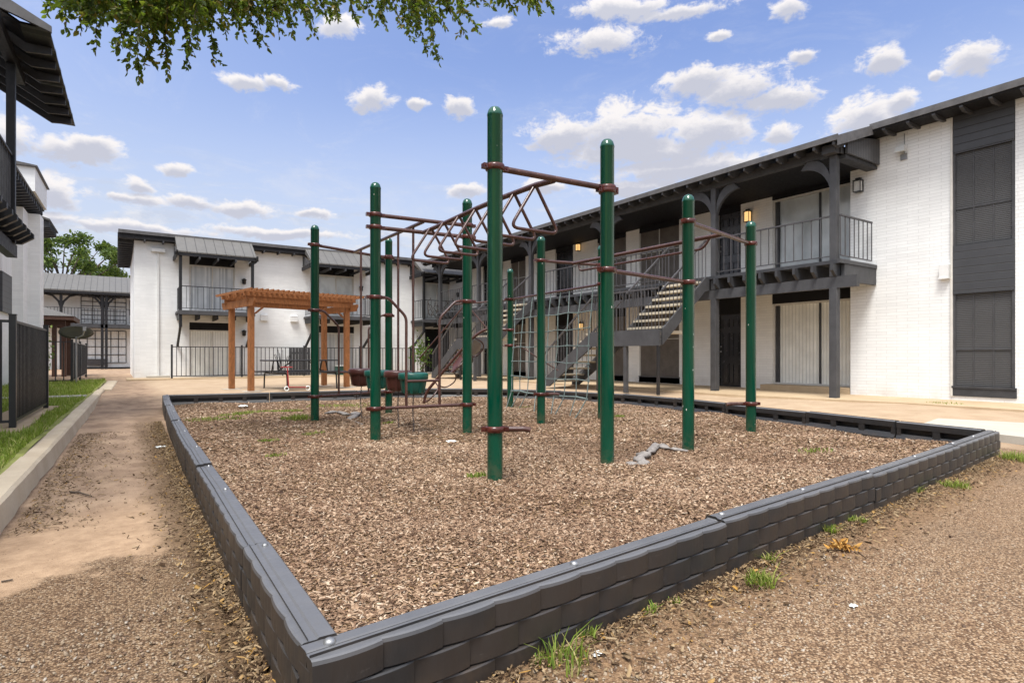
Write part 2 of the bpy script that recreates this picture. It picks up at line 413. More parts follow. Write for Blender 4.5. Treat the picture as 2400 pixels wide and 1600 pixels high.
def ground_fn(t, b, co):
    s = t.new('ShaderNodeSeparateXYZ'); t.l.new(co, s.inputs[0])
    x, y = s.outputs[0], s.outputs[1]
    # exposed aggregate
    vc = t.voro(co, 135, out='Color'); vd = t.voro(co, 135)
    vs = t.new('ShaderNodeSeparateColor'); t.l.new(vc, vs.inputs[0])
    agg = t.ramp(vs.outputs[0], [(0, (0.06, 0.035, 0.022)), (.25, (0.17, 0.105, 0.065)), (.55, (0.30, 0.205, 0.13)), (.85, (0.41, 0.30, 0.20)), (1, (0.5, 0.42, 0.33))])
    agg = t.mix(t.mr(vd, .42, .78), agg, (0.10, 0.065, 0.04, 1))
    big = t.noise(co, .9, 5, .6)
    agg = t.mix(t.mr(big, .45, .7, 0, .25), agg, (0.16, 0.13, 0.1, 1))
    # the left path is greyer than the right one
    left = t.mr(x, 0.0, 1.5, 1, 0, True)
    agg = t.mix(t.math('MULTIPLY', left, .55), agg, t.mix(1.0, agg, (0.72, 0.72, 0.7, 1), 'MULTIPLY'))
    # tan smooth concrete further off
    fine = t.noise(co, 55, 6, .75); mid = t.noise(co, 2.2, 6, .62)
    tan = t.mix(t.mr(mid, .3, .72), (0.36, 0.275, 0.195, 1), (0.48, 0.39, 0.295, 1))
    tan = t.mix(t.mr(fine, .5, .72, 0, .4), tan, (0.22, 0.15, 0.10, 1))
    pt = t.mix(t.mr(mid, .3, .72), (0.30, 0.215, 0.155, 1), (0.40, 0.30, 0.225, 1))
    pt = t.mix(t.mr(fine, .48, .7, 0, .6), pt, (0.17, 0.115, 0.08, 1))
    wob = t.math('MULTIPLY', t.math('SUBTRACT', t.noise(co, 1.6, 6, .65), .5), 1.6)
    faro = t.mr(t.math('ADD', t.math('ADD', y, wob), t.math('MULTIPLY', t.mr(x, 7.2, 8.0), 6.0)), 7.0, 9.5, 0, 1, True)
    conc = t.mix(t.mr(t.math('ADD', y, wob), 11.5, 14.5), pt, tan)
    conc = t.mix(t.mr(x, 6.8, 7.6), conc, tan)
    c = t.mix(faro, agg, conc)
    # path surface, mid left: worn aggregate under a film of fine sand
    e = t.math('ADD', t.math('ADD', t.math('MULTIPLY', x, -0.55), y), t.math('MULTIPLY', t.math('SUBTRACT', t.noise(co, 2.4, 6, .6), .5), .9))
    film = t.math('MULTIPLY', t.mr(e, 3.3, 3.9, 0, 1, True), t.mr(x, 1.0, .6))
    filmc = t.mix(t.mr(t.noise(t.scale(co, (1, .6, 1)), 3.2, 6, .66), .35, .62), (0.24, 0.17, 0.125, 1), (0.43, 0.325, 0.24, 1))
    filmc = t.mix(t.mr(t.noise(co, 1.1, 7, .7), .5, .68, 0, .5), filmc, (0.15, 0.105, 0.075, 1))
    filmc = t.mix(t.mr(fine, .52, .7, 0, .5), filmc, (0.16, 0.105, 0.07, 1))
    c = t.mix(t.math('MULTIPLY', film, t.mr(t.noise(co, 2.5, 6, .7), .3, .5, .55, 1)), c, filmc)
    # the pale washed-up sand
    sand = t.math('MULTIPLY', t.mr(e, 3.32, 3.5, 0, 1, True), t.mr(e, 4.3, 5.0, 1, 0, True))
    sand = t.math('MULTIPLY', sand, t.mr(x, .35, .1, 0, 1, True))
    sc_ = t.mix(t.mr(t.noise(co, 9, 6, .7), .35, .7), (0.33, 0.235, 0.16, 1), (0.50, 0.37, 0.26, 1))
    sc_ = t.mix(t.mr(t.noise(t.scale(co, (1, 2.2, 1)), 26, 6, .75), .56, .70, 0, .6), sc_, (0.2, 0.135, 0.085, 1))
    sc_ = t.mix(t.math('MULTIPLY', t.math('LESS_THAN', t.voro(co, 34), .11), t.math('GREATER_THAN', t.noise(co, 5, 4), .53)), sc_, (0.10, 0.065, 0.04, 1))
    c = t.mix(sand, c, sc_)
    # damp dark soil against the kerb and along the border
    k = t.math('ADD', x, t.math('MULTIPLY', wob, .22))
    dk = t.math('MULTIPLY', t.mr(k, -.62, -.25, 1, 0, True), t.mr(t.noise(co, 4, 6, .7), .35, .6))
    dk = t.math('MULTIPLY', dk, t.math('MULTIPLY', t.mr(y, 3.6, 4.2), t.mr(y, 9, 7)))
    c = t.mix(t.math('MULTIPLY', dk, .75), c, (0.12, 0.08, 0.055, 1))
    kb = t.math('MULTIPLY', t.mr(k, .12, .34, 0, 1, True), t.mr(x, .62, .5)); kb = t.math('MULTIPLY', kb, t.mr(y, 12, 9))
    c = t.mix(t.math('MULTIPLY', kb, .85), c, t.mix(t.mr(fine, .4, .6), (0.085, 0.055, 0.035, 1), (0.19, 0.13, 0.075, 1)))
    # soil strip on the outside of the near border
    ln = t.math('SUBTRACT', y, t.math('ADD', 1.47, t.math('MULTIPLY', x, .085)))
    rb = t.math('ADD', ln, t.math('MULTIPLY', wob, .10))
    rbm = t.math('MULTIPLY', t.mr(rb, -.36, -.2, 0, 1, True), t.mr(x, .3, .45))
    rbm = t.math('MULTIPLY', rbm, t.mr(x, 7.6, 7.3))
    rbm = t.math('MULTIPLY', rbm, t.mr(y, 2.6, 2.4))
    c = t.mix(t.math('MULTIPLY', rbm, .8), c, t.mix(t.mr(fine, .38, .62), (0.10, 0.06, 0.035, 1), (0.30, 0.2, 0.12, 1)))
    c = t.mix(1.0, c, (.88, .82, .74, 1), 'MULTIPLY')
    t.l.new(c, b.inputs['Base Color'])
    h = t.math('MULTIPLY', t.math('SUBTRACT', .6, vd), t.math('SUBTRACT', 1.0, t.math('MAXIMUM', sand, faro)))
    h = t.math('ADD', h, t.math('MULTIPLY', fine, .5))
    t.l.new(t.bump(h, .7, .006), b.inputs['Normal'])
M['ground'] = material('courtyard_ground', ground_fn, rough=0.85, spec=0.2)

def mulch_fn(t, b, co):
    vc = t.voro(t.scale(co, (1, 1.3, 1)), 62, out='Color'); vd = t.voro(t.scale(co, (1, 1.3, 1)), 62)
    vs = t.new('ShaderNodeSeparateColor'); t.l.new(vc, vs.inputs[0])
    c = t.ramp(vs.outputs[0], [(0, (0.045, 0.027, 0.016)), (.3, (0.17, 0.10, 0.055)), (.6, (0.31, 0.195, 0.115)), (1, (0.47, 0.33, 0.21))])
    c = t.mix(t.mr(vd, .3, .62), c, (0.06, 0.04, 0.03, 1))
    big = t.noise(co, .7, 5, .6)
    c = t.mix(t.mr(big, .35, .7, 0, .25), c, (0.16, 0.11, 0.08, 1))
    c = t.mix(1.0, c, (1.0, .97, .8, 1), 'MULTIPLY')
    t.l.new(c, b.inputs['Base Color'])
    t.l.new(t.bump(t.math('SUBTRACT', 1.0, vd), .9, .014), b.inputs['Normal'])
M['mulch'] = material('mulch', mulch_fn, rough=0.9, spec=0.12)

def conc(name, c1, c2, crack=True):
    def fn(t, b, co):
        n = t.noise(co, 2.0, 7, .65); f = t.noise(co, 60, 5, .7)
        c = t.mix(t.mr(n, .3, .7), c1 + (1,), c2 + (1,))
        c = t.mix(t.mr(f, .52, .75, 0, .3), c, tuple(x * .5 for x in c1) + (1,))
        v = t.voro(t.vec('ADD', co, t.vec('SCALE', _ncol(t, co, 3), None)), 1.1, 'DISTANCE_TO_EDGE')
        c = t.mix(t.mr(v, .0, .012, .5 if crack else 0, 0), c, (0.08, 0.06, 0.045, 1))
        t.l.new(c, b.inputs['Base Color'])
        t.l.new(t.bump(f, .3, .004), b.inputs['Normal'])
    return material(name, fn, rough=0.85, spec=0.2)
M['kerb'] = conc('kerb_concrete', (0.46, 0.37, 0.26), (0.60, 0.51, 0.38), False)
M['slab'] = conc('walkway_concrete', (0.37, 0.27, 0.165), (0.47, 0.36, 0.235), False)
M['pale_slab'] = conc('pale_concrete', (0.36, 0.33, 0.28), (0.45, 0.42, 0.36), False)
M['soil'] = plain('lawn_soil', (0.24, 0.25, 0.08), 0.9, 0.1, 0.4, 3, 0.6, 30)

# ---------------------------------------------------------------- mesh helpers
class MB:
    """collects shapes and links them as ONE mesh object"""
    def __init__(s): s.v = []; s.f = []; s.s = []
    def add(s, vs, fs, smooth=False):
        o = len(s.v); s.v += [tuple(v) for v in vs]
        s.f += [tuple(i + o for i in f) for f in fs]; s.s += [smooth] * len(fs)
        return s
    def box(s, x0, x1, y0, y1, z0, z1):
        if x0 > x1: x0, x1 = x1, x0
        if y0 > y1: y0, y1 = y1, y0
        if z0 > z1: z0, z1 = z1, z0
        return s.add([(x0,y0,z0),(x1,y0,z0),(x1,y1,z0),(x0,y1,z0),(x0,y0,z1),(x1,y0,z1),(x1,y1,z1),(x0,y1,z1)],
                     [(0,3,2,1),(4,5,6,7),(0,1,5,4),(1,2,6,5),(2,3,7,6),(3,0,4,7)])
    def beam(s, p, q, w, h, up=(0, 0, 1)):
        p = Vector(p); q = Vector(q); d = (q - p).normalized(); up = Vector(up)
        a = d.cross(up)
        if a.length < 1e-4: a = d.cross(Vector((1, 0, 0)))
        a.normalize(); b = a.cross(d)
        a *= w / 2; b *= h / 2
        return s.add([p-a-b, p+a-b, p+a+b, p-a+b, q-a-b, q+a-b, q+a+b, q-a+b],
                     [(0,1,2,3),(7,6,5,4),(0,4,5,1),(1,5,6,2),(2,6,7,3),(3,7,4,0)])
    def prism(s, poly, vec):
        n = len(poly); vec = Vector(vec)
        vs = [Vector(p) for p in poly] + [Vector(p) + vec for p in poly]
        return s.add(vs, [tuple(range(n))[::-1], tuple(range(n, 2*n))] + [(i, (i+1) % n, n + (i+1) % n, n + i) for i in range(n)])
    def tube(s, pts, r, n=8, closed=False, taper=None):
        pts = [Vector(p) for p in pts]; m = len(pts)
        def tan(i):
            if closed: return (pts[(i+1) % m] - pts[i-1]).normalized()
            return (pts[min(i+1, m-1)] - pts[max(i-1, 0)]).normalized()
        t = tan(0); a = t.cross(Vector((0, 0, 1)))
        if a.length < 1e-3: a = t.cross(Vector((1, 0, 0)))
        a.normalize(); vs = []
        for i in range(m):
            t2 = tan(i)
            a = (a - t2 * a.dot(t2))
            if a.length < 1e-5: a = t2.orthogonal()
            a.normalize(); b = t2.cross(a)
            rr = r if taper is None else r * (1 + (taper - 1) * i / (m - 1))
            for k in range(n):
                c = math.cos(2*math.pi*k/n); d = math.sin(2*math.pi*k/n)
                vs.append(pts[i] + a * (c * rr) + b * (d * rr))
        fs = []
        for i in range(m if closed else m - 1):
            j = (i + 1) % m
            for k in range(n):
                l = (k + 1) % n
                fs.append((i*n+k, i*n+l, j*n+l, j*n+k))
        s.add(vs, fs, True)
        if not closed:
            s.add([vs[k] for k in range(n)], [tuple(range(n))[::-1]])
            s.add([vs[(m-1)*n+k] for k in range(n)], [tuple(range(n))])
        return s
    def lathe(s, prof, c, n=20, smooth=True):
        cx, cy, cz = c; vs = []
        for (r, z) in prof:
            for k in range(n):
                a = 2*math.pi*k/n; vs.append((cx + r*math.cos(a), cy + r*math.sin(a), cz + z))
        fs = [(i*n+k, i*n+(k+1) % n, (i+1)*n+(k+1) % n, (i+1)*n+k) for i in range(len(prof)-1) for k in range(n)]
        s.add(vs, fs, smooth)
        return s
    def build(s, name, mat, parent=None, bevel=0.0, rot=None):
        me = bpy.data.meshes.new(name)
        off = Vector((0, 0, 0))
        if parent is not None: off = ORG[parent.name]
        v = [(a[0]-off.x, a[1]-off.y, a[2]-off.z) for a in s.v]
        me.from_pydata(v, [], s.f)
        me.polygons.foreach_set('use_smooth', s.s)
        me.validate()
        me.materials.append(M[mat] if isinstance(mat, str) else mat)
        o = bpy.data.objects.new(name, me); C.objects.link(o)
        if parent is not None:
            o.parent = parent; ORG[o.name] = off
        if bevel:
            b = o.modifiers.new('bevel', 'BEVEL'); b.width = bevel; b.segments = 2; b.limit_method = 'ANGLE'; b.angle_limit = R(40)
        return o

ORG = {}
def tag(o, label=None, cat=None, group=None, kind=None):
    if label: o['label'] = label
    if cat: o['category'] = cat
    if group: o['group'] = group
    if kind: o['kind'] = kind
    return o
def thing(name, label, cat, loc, group=None, rot=0.0):
    o = bpy.data.objects.new(name, None); C.objects.link(o)
    o.empty_display_size = 0.2
    loc = Vector(loc)
    if rot:      # children are given in a frame turned about the world origin
        o.rotation_euler = (0, 0, rot); o.location = Matrix.Rotation(rot, 3, 'Z') @ loc
    else:
        o.location = loc
    ORG[o.name] = loc
    return tag(o, label, cat, group)

def fillet(pts, rad, n=5, closed=False):
    pts = [Vector(p) for p in pts]; out = []; m = len(pts)
    for i in range(m):
        if not closed and i in (0, m-1):
            out.append(pts[i]); continue
        a, b, c = pts[i-1], pts[i], pts[(i+1) % m]
        d1 = (a-b); d2 = (c-b); r = min(rad, d1.length*.48, d2.length*.48)
        p, q = b + d1.normalized()*r, b + d2.normalized()*r
        for k in range(n+1):
            t = k/n; out.append(p*(1-t)**2 + b*2*t*(1-t) + q*t*t)
    return out
def arc(c, r, a0, a1, n, plane='xz'):
    out = []
    for k in range(n+1):
        a = a0 + (a1-a0)*k/n; u, v = r*math.cos(a), r*math.sin(a)
        out.append(Vector((c[0]+u, c[1], c[2]+v)) if plane == 'xz' else Vector((c[0], c[1]+u, c[2]+v)) if plane == 'yz' else Vector((c[0]+u, c[1]+v, c[2])))
    return out

def np_mesh(name, V, F, mat, parent=None, smooth=False):
    """one mesh from arrays: V (n,3), F (m,k)"""
    me = bpy.data.meshes.new(name)
    me.vertices.add(len(V)); me.vertices.foreach_set('co', np.asarray(V, dtype=np.float32).ravel())
    k = F.shape[1]
    me.loops.add(F.size); me.loops.foreach_set('vertex_index', F.astype(np.int32).ravel())
    me.polygons.add(len(F)); me.polygons.foreach_set('loop_start', np.arange(0, F.size, k, dtype=np.int32))
    me.polygons.foreach_set('loop_total', np.full(len(F), k, dtype=np.int32))
    if smooth: me.polygons.foreach_set('use_smooth', np.ones(len(F), dtype=bool))
    me.update(calc_edges=True); me.validate()
    me.materials.append(M[mat])
    o = bpy.data.objects.new(name, me); C.objects.link(o)
    if parent is not None:
        off = ORG[parent.name]
        me.vertices.foreach_set('co', (np.asarray(V, dtype=np.float32) - np.array(off, dtype=np.float32)).ravel())
        o.parent = parent; ORG[o.name] = off
    return o

def chips(P, L, Wd, H, rng, tilt=0.35):
    """little wedge-like chips at points P; returns V, F (quads)"""
    n = len(P)
    base = np.array([(-.5,-.5,0),(.5,-.42,0),(.5,.42,0),(-.5,.5,0),(-.42,-.4,1),(.42,-.5,1),(.42,.4,1),(-.42,.42,1)], dtype=np.float32)
    B = np.repeat(base[None], n, 0) * np.stack([L, Wd, H], 1)[:, None, :]
    B += rng.normal(0, 1, B.shape) * (np.stack([L, Wd, H], 1)[:, None, :] * 0.09)
    a = rng.uniform(0, 2*np.pi, n); tx = rng.normal(0, tilt, n); ty = rng.normal(0, tilt, n)
    ca, sa = np.cos(a), np.sin(a)
    # pitch along the long axis, roll across it
    x, y, z = B[..., 0], B[..., 1], B[..., 2]
    z2 = z + x * np.sin(tx)[:, None] + y * np.sin(ty)[:, None]
    x2 = x * np.cos(tx)[:, None]; y2 = y * np.cos(ty)[:, None]
    X = x2 * ca[:, None] - y2 * sa[:, None] + P[:, 0:1]
    Y = x2 * sa[:, None] + y2 * ca[:, None] + P[:, 1:2]
    Z = z2 + P[:, 2:3]
    V = np.stack([X, Y, Z], -1).reshape(-1, 3)
    f = np.array([(4,5,6,7),(0,1,5,4),(1,2,6,5),(2,3,7,6),(3,0,4,7)])
    F = (f[None] + (np.arange(n) * 8)[:, None, None]).reshape(-1, 4)
    return V, F

def leaves(P, D, size, rng, width=0.45, curl=0.25):
    """pointed oval leaves, 4 corners + folded middle: 6 verts, 4 quads-as-2; P base points, D directions (unit)"""
    n = len(P)
    up = rng.normal(0, 1, (n, 3)); s = np.cross(D, up); s /= np.linalg.norm(s, axis=1)[:, None] + 1e-9
    nn = np.cross(s, D)
    sz = size[:, None]
    p0 = P; p3 = P + D * sz + nn * sz * -curl * .6
    m1 = P + D * sz * .35; m2 = P + D * sz * .72 - nn * sz * curl * .3
    w1 = s * sz * width * .5; w2 = s * sz * width * .38; lift = nn * sz * .10
    V = np.stack([p0, m1 - w1 + lift, m2 - w2 + lift, p3, m2 + w2 + lift, m1 + w1 + lift], 1).reshape(-1, 3)
    f = np.array([(0, 1, 2, 3), (0, 3, 4, 5)])
    F = (f[None] + (np.arange(n) * 6)[:, None, None]).reshape(-1, 4)
    return V, F

def blades(P, h, rng, wd=0.004, lean=0.5):
    n = len(P); a = rng.uniform(0, 2*np.pi, n); l = rng.normal(0, lean, n) * h
    side = np.stack([-np.sin(a), np.cos(a), np.zeros(n)], 1) * wd * (0.6 + rng.random(n))[:, None]
    out = np.stack([np.cos(a), np.sin(a), np.zeros(n)], 1) * l[:, None]
    up = np.stack([np.zeros(n), np.zeros(n), h], 1)
    V = np.stack([P - side, P + side, P + side*.7 + out*.35 + up*.6, P - side*.7 + out*.35 + up*.6,
                  P + side*.15 + out + up*.95, P - side*.15 + out + up*.95], 1).reshape(-1, 3)
    f = np.array([(0, 1, 2, 3), (3, 2, 4, 5)])
    F = (f[None] + (np.arange(n) * 6)[:, None, None]).reshape(-1, 4)
    return V, F

# ================================================================ THE SETTING
def ngz(x, y):
    s = lambda t: np.clip(t, 0, 1)**2 * (3 - 2*np.clip(t, 0, 1))
    return np.maximum(0.10*s((y-12.5)/4.0), 0.11*s((x-8.2)/5.0))
def ground_sheet():
    xs = np.concatenate([[-400, -120, -40, -20], np.arange(-12, 30.01, 0.25), [34, 40, 60, 120, 400]])
    ys = np.concatenate([[-400, -100, -30, -12], np.arange(-6, 60.01, 0.25), [70, 90, 140, 400, 900]])
    X, Y = np.meshgrid(xs, ys)
    rng = np.random.default_rng(3)
    Z = ngz(X, Y)
    Z = Z + (np.abs(X) < 30) * 0.004 * (np.sin(X*3.1+Y*1.7) + np.sin(X*1.3-Y*2.9))
    nx, ny = len(xs), len(ys)
    V = np.stack([X, Y, Z], -1).reshape(-1, 3)
    i = np.arange(nx*ny).reshape(ny, nx)
    F = np.stack([i[:-1, :-1], i[:-1, 1:], i[1:, 1:], i[1:, :-1]], -1).reshape(-1, 4)
    o = np_mesh('ground', V, F, 'ground', smooth=True)
    tag(o, kind='structure')
ground_sheet()

LR = R(-1.32)        # the left-hand building, its fences and kerb run 1.3 degrees off the other blocks
def Lp(q, p, z=0.0):
    """left frame (q across, p along) to world"""
    v = Matrix.Rotation(LR, 3, 'Z') @ Vector((q, p, z)); return v
KERB_END = 18.4
def lawn():
    # the lawn behind the kerb
    m = MB()
    n = 60
    vs = []; rng = random.Random(4)
    qs = [-.80, -1.3, -2.2, -3.4, -6, -14]
    for i in range(n+1):
        p = -4 + (24.2+4)*i/n
        for q in qs:
            z = 0.145 + 0.015*math.sin(p*2.3+q*3) + (0.01 if q > -1 else 0)
            vs.append(Lp(q, p, z))
    k = len(qs)
    fs = [(i*k+j, i*k+j+1, (i+1)*k+j+1, (i+1)*k+j) for i in range(n) for j in range(k-1)]
    m.add(vs, [f[::-1] for f in fs], True)
    tag(m.build('lawn_ground', 'soil'), kind='structure')
lawn()
def kerbs():
    def profile_run(name, q0, p0, p1, top=0.15, label=None, width=0.15):
        m = MB(); n = max(4, int((p1-p0)/0.25)); rng = random.Random(int(p1*7)); prof = [(q0-width, -0.05), (q0-width, top), (q0-0.02, top), (q0, top-0.02), (q0+0.025, -0.03)]
        vs = []
        for i in range(n+1):
            p = p0 + (p1-p0)*i/n; j = rng.uniform(-.004, .004)
            for (q, z) in prof: vs.append(Lp(q + j*1.5, p, z + j))
        k = len(prof)
        fs = [(i*k+j, (i+1)*k+j, (i+1)*k+j+1, i*k+j+1) for i in range(n) for j in range(k-1)]
        fs += [tuple(range(k)), tuple(range(n*k, n*k+k))[::-1]]
        m.add(vs, fs)
        tag(m.build(name, 'kerb'), kind='structure')
    profile_run('kerb', -.66, -4, 18.0)
    profile_run('kerb', -.52, 18.05, 24.2, 0.13, width=.28)
kerbs()
# flat concrete: pads under the left fences, the pale slab by the right-hand corner, walkways
def slab(name, pts, z, th, mat, kind='structure'):
    m = MB(); m.prism([(x, y, z - th) for x, y in pts], (0, 0, th))
    return tag(m.build(name, mat), kind=kind)
pad = [Lp(q, p) for q, p in [(-1.62, 8.2), (-1.06, 8.2), (-1.06, 12.2), (-1.62, 12.2)]]
slab('concrete_pad', [(v.x, v.y) for v in pad], 0.168, .06, 'slab')
pad = [Lp(q, p) for q, p in [(-6, 14.6), (-.86, 14.6), (-.86, 15.2), (-6, 15.2)]]
slab('path_strip', [(v.x, v.y) for v in pad], 0.17, .06, 'pale_slab')
slab('pale_path', [(8.35, -5), (11.6, -5), (10.6, 1.6), (9.9, 3.6), (8.7, 3.4), (8.25, 1.6)], 0.085, .09, 'pale_slab')
slab('walkway', [(12.0, -6), (13.62, -6), (13.62, 6.85), (14.2, 6.85), (14.2, 25.2), (11.35, 25.2), (11.35, 8.2), (12.0, 5.0)], 0.125, .1, 'slab')
slab('walkway', [(.3, 24.6), (11.3, 24.6), (11.3, 26.4), (.3, 26.4)], 0.14, .1, 'slab')

# ================================================================ MULCH BED AND ITS PLASTIC BORDER
NEAR = [(0.40, 1.50), (2.31, 1.68), (4.02, 1.82), (5.92, 2.00), (7.36, 2.15)]
LEFT = [(0.40, 1.50), (.42, 2.53), (.445, 3.70), (.455, 4.55), (.475, 5.45), (.50, 6.7), (.53, 7.9), (.57, 9.1), (.62, 10.3), (.67, 11.6), (.73, 12.88)]
BACK = [(.73, 12.88), (2.57, 12.60), (4.27, 12.35), (5.75, 12.15), (7.05, 11.1), (7.85, 9.75), (8.25, 8.25), (8.2, 6.9), (7.95, 5.7), (7.75, 4.3), (7.5, 3.1), (7.36, 2.15)]
BH, BD = 0.26, 0.10           # border height and depth
def border_piece(a, b, inward, i, label, seed, near=False):
    """one moulded border: scalloped brick face outside, cap, ribs and a lip inside, a round stake head"""
    a = Vector((a[0], a[1], 0)); b = Vector((b[0], b[1], 0)); d = b - a; L = d.length; d.normalize()
    nin = Vector((-d.y, d.x, 0))
    if nin.dot(inward) < 0: nin = -nin
    z0 = gz(a.x, a.y) - 0.02
    rng = random.Random(seed)
    dz = rng.uniform(-.012, .012) if near else rng.uniform(-.008, .008); a = a + nin*rng.uniform(-.006, .006)
    root = thing('border_timber', label, 'garden border', (a.x, a.y, z0), 'plastic border pieces edging the mulch bed')
    gap = 0.006; L2 = L - 2*gap; nb = max(3, round(L2/0.2)); bl = L2/nb
    def P(s, t, z): return a + d*(gap + s) + nin*t + Vector((0, 0, z0 + z + dz))
    rows = [(0.0, .0855), (.0885, .1735), (.1765, BH)]
    per = 8 if near else 5
    m = MB()
    def bulge(s, r):
        f = ((s/bl) + (.5 if r % 2 else 0.0)) % 1.0
        return (.0105 if near else .006)*math.sin(math.pi*min(1, f*1.0))**.8 + (.007 if near else .003)*f
    for r, (za, zb) in enumerate(rows):
        cols = []
        br = [0.0]
        ks = []
        ph = .5 if r % 2 else 0.0
        # stations, doubled at the joints so that the step stays sharp
        s = 0.0
        st = []
        k = 0
        edges = [0.0] + [bl*(j - ph) for j in range(1, nb+1+(1 if ph else 0)) if 0 < bl*(j - ph) < L2 - 1e-6] + [L2]
        for e0, e1 in zip(edges[:-1], edges[1:]):
            for q in range(per+1):
                ss = e0 + (e1-e0)*q/per
                fe = min(max(ss, e0+1e-5), e1-1e-5)
                st.append((ss, bulge(fe, r)))
        vs = []
        top = zb
        for (ss, bu) in st:
            prof = [(.016, za), (-bu+.003, za+.0005), (-bu, za+.004), (-bu, zb-.005), (-bu+.004, zb-.0005), (.016, zb)]
            if r == 2: prof = [(.016, za), (-bu+.003, za+.0005), (-bu, za+.004), (-bu, zb-.012), (-bu+.004, zb-.003), (-bu+.011, zb), (.045, zb+.001)]
            vs += [P(ss, t, z) for t, z in prof]
        kk = len(vs)//len(st)
        fs = []
        for j in range(len(st)-1):
            for q in range(kk-1):
                fs.append((j*kk+q, (j+1)*kk+q, (j+1)*kk+q+1, j*kk+q+1))
        fs += [tuple(range(kk)), tuple(range((len(st)-1)*kk, len(st)*kk))]
        m.add(vs, fs, False)
        m.add([P(0, .02, za), P(L2, .02, za), P(L2, .02, zb+.008), P(0, .02, zb+.008)], [(0, 1, 2, 3)])
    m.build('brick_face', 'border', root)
    # cap with a shallow seam, rounded inner edge
    c = MB()
    def run(prof):
        n = len(prof)
        vs = [P(0, t, z) for t, z in prof] + [P(L2, t, z) for t, z in prof]
        c.add(vs, [(i, n+i, n+(i+1) % n, (i+1) % n) for i in range(n)] + [tuple(range(n))[::-1], tuple(range(n, 2*n))])
    run([(.043, BH-.03), (.043, BH+.0005), (.050, BH+.005), (BD-.008, BH+.005), (BD, BH-.004), (BD, BH-.068), (BD-.02, BH-.068), (BD-.02, BH-.03)])
    run([(.025, .0), (.025, .125), (BD-.012, .128), (BD+.018, .07), (BD+.02, .0)])
    nr = max(2, round(L2/.42))
    for j in range(nr+1):
        s = (L2-.05)*j/nr + .025
        wv = .075 if 0 < j < nr else .045
        vs = [P(s-wv/2, .022, .10), P(s+wv/2, .022, .10), P(s+wv/2, BD-.003, .10), P(s-wv/2, BD-.003, .10),
              P(s-wv/2, .022, BH-.06), P(s+wv/2, .022, BH-.06), P(s+wv/2, BD-.003, BH-.06), P(s-wv/2, BD-.003, BH-.06)]
        c.add(vs, [(0,3,2,1),(4,5,6,7),(0,1,5,4),(1,2,6,5),(2,3,7,6),(3,0,4,7)])
    for sa, sb in ((-.0005, .007), (L2-.007, L2+.0005)):
        vs = [P(q, t, z) for z in (0.004, BH-.032) for q, t in ((sa, .018), (sb, .018), (sb, BD-.006), (sa, BD-.006))]
        c.add(vs, [(0,3,2,1),(4,5,6,7),(0,1,5,4),(1,2,6,5),(2,3,7,6),(3,0,4,7)])
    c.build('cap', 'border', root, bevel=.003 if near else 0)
    return root, P, L2
inward_c = Vector((3.8, 6.5, 0))
lab_near = ['big scalloped charcoal border piece at the near corner, front centre of the photo',
            'charcoal border piece along the front edge, second from the near corner',
            'charcoal border piece along the front edge, third from the near corner',
            'short charcoal border piece at the right-hand corner of the mulch bed']
lab_left = ['grey-topped border piece on the left edge nearest the camera',
            'grey-topped border piece on the left edge, second from the near corner',
            'grey-topped border piece on the left edge, third from the near corner',
            'grey-topped border piece on the left edge, fourth from the near corner',
            'grey-topped border piece on the left edge, fifth from the near corner',
            'grey-topped border piece on the left edge, sixth from the near corner',
            'grey-topped border piece on the left edge, seventh from the near corner',
            'grey-topped border piece on the left edge, third from the far left corner',
            'grey-topped border piece on the left edge, second from the far left corner',
            'grey-topped border piece on the left edge, last before the far left corner']
lab_back = ['dark ribbed border piece at the far left corner, in front of the cedar pergola posts',
            'dark ribbed border piece in front of the picnic table',
            'dark ribbed border piece behind the hanging step pods',
            'dark ribbed border piece behind the tallest near green post',
            'dark ribbed border piece below the arched climber and cargo net',
            'dark ribbed border piece below the grey staircase foot',
            'dark ribbed border piece below the stair landing posts',
            'dark ribbed border piece in front of the ground floor black door',
            'dark ribbed border piece in front of the blinds of the patio door',
            'dark ribbed border piece level with the foot of the balcony post',
            'dark ribbed border piece meeting the right-hand corner of the bed']
def stake(root, P, s, t=.062, r=.017):
    m = MB(); c = P(s, t, BH+.004)
    m.lathe([(.0, .012), (r*.6, .0105), (r*.95, .006), (r, 0), (r, -.02)], c, 14)
    m.build('stake_head', 'silver', root)
for seg, labs, tag_, nr in ((NEAR, lab_near, 'n', True), (LEFT, lab_left, 'l', False), (BACK, lab_back, 'b', False)):
    for i in range(len(seg)-1):
        a, b = Vector(seg[i]), Vector(seg[i+1])
        if tag_ == 'l' and i == 0: a = a + (b-a).normalized()*.085
        if tag_ == 'b' and i == 0: a = a + (b-a).normalized()*.10
        if tag_ == 'b' and i == len(seg)-2: b = b - (b-a).normalized()*.11
        root, P, L2 = border_piece(a, b, inward_c - Vector((a.x, a.y, 0)), i, labs[i], 31*i+len(labs), nr)
        if tag_ == 'n': stake(root, P, .07); stake(root, P, L2*.52)
        elif tag_ == 'l': stake(root, P, L2-.05, .07, .012)
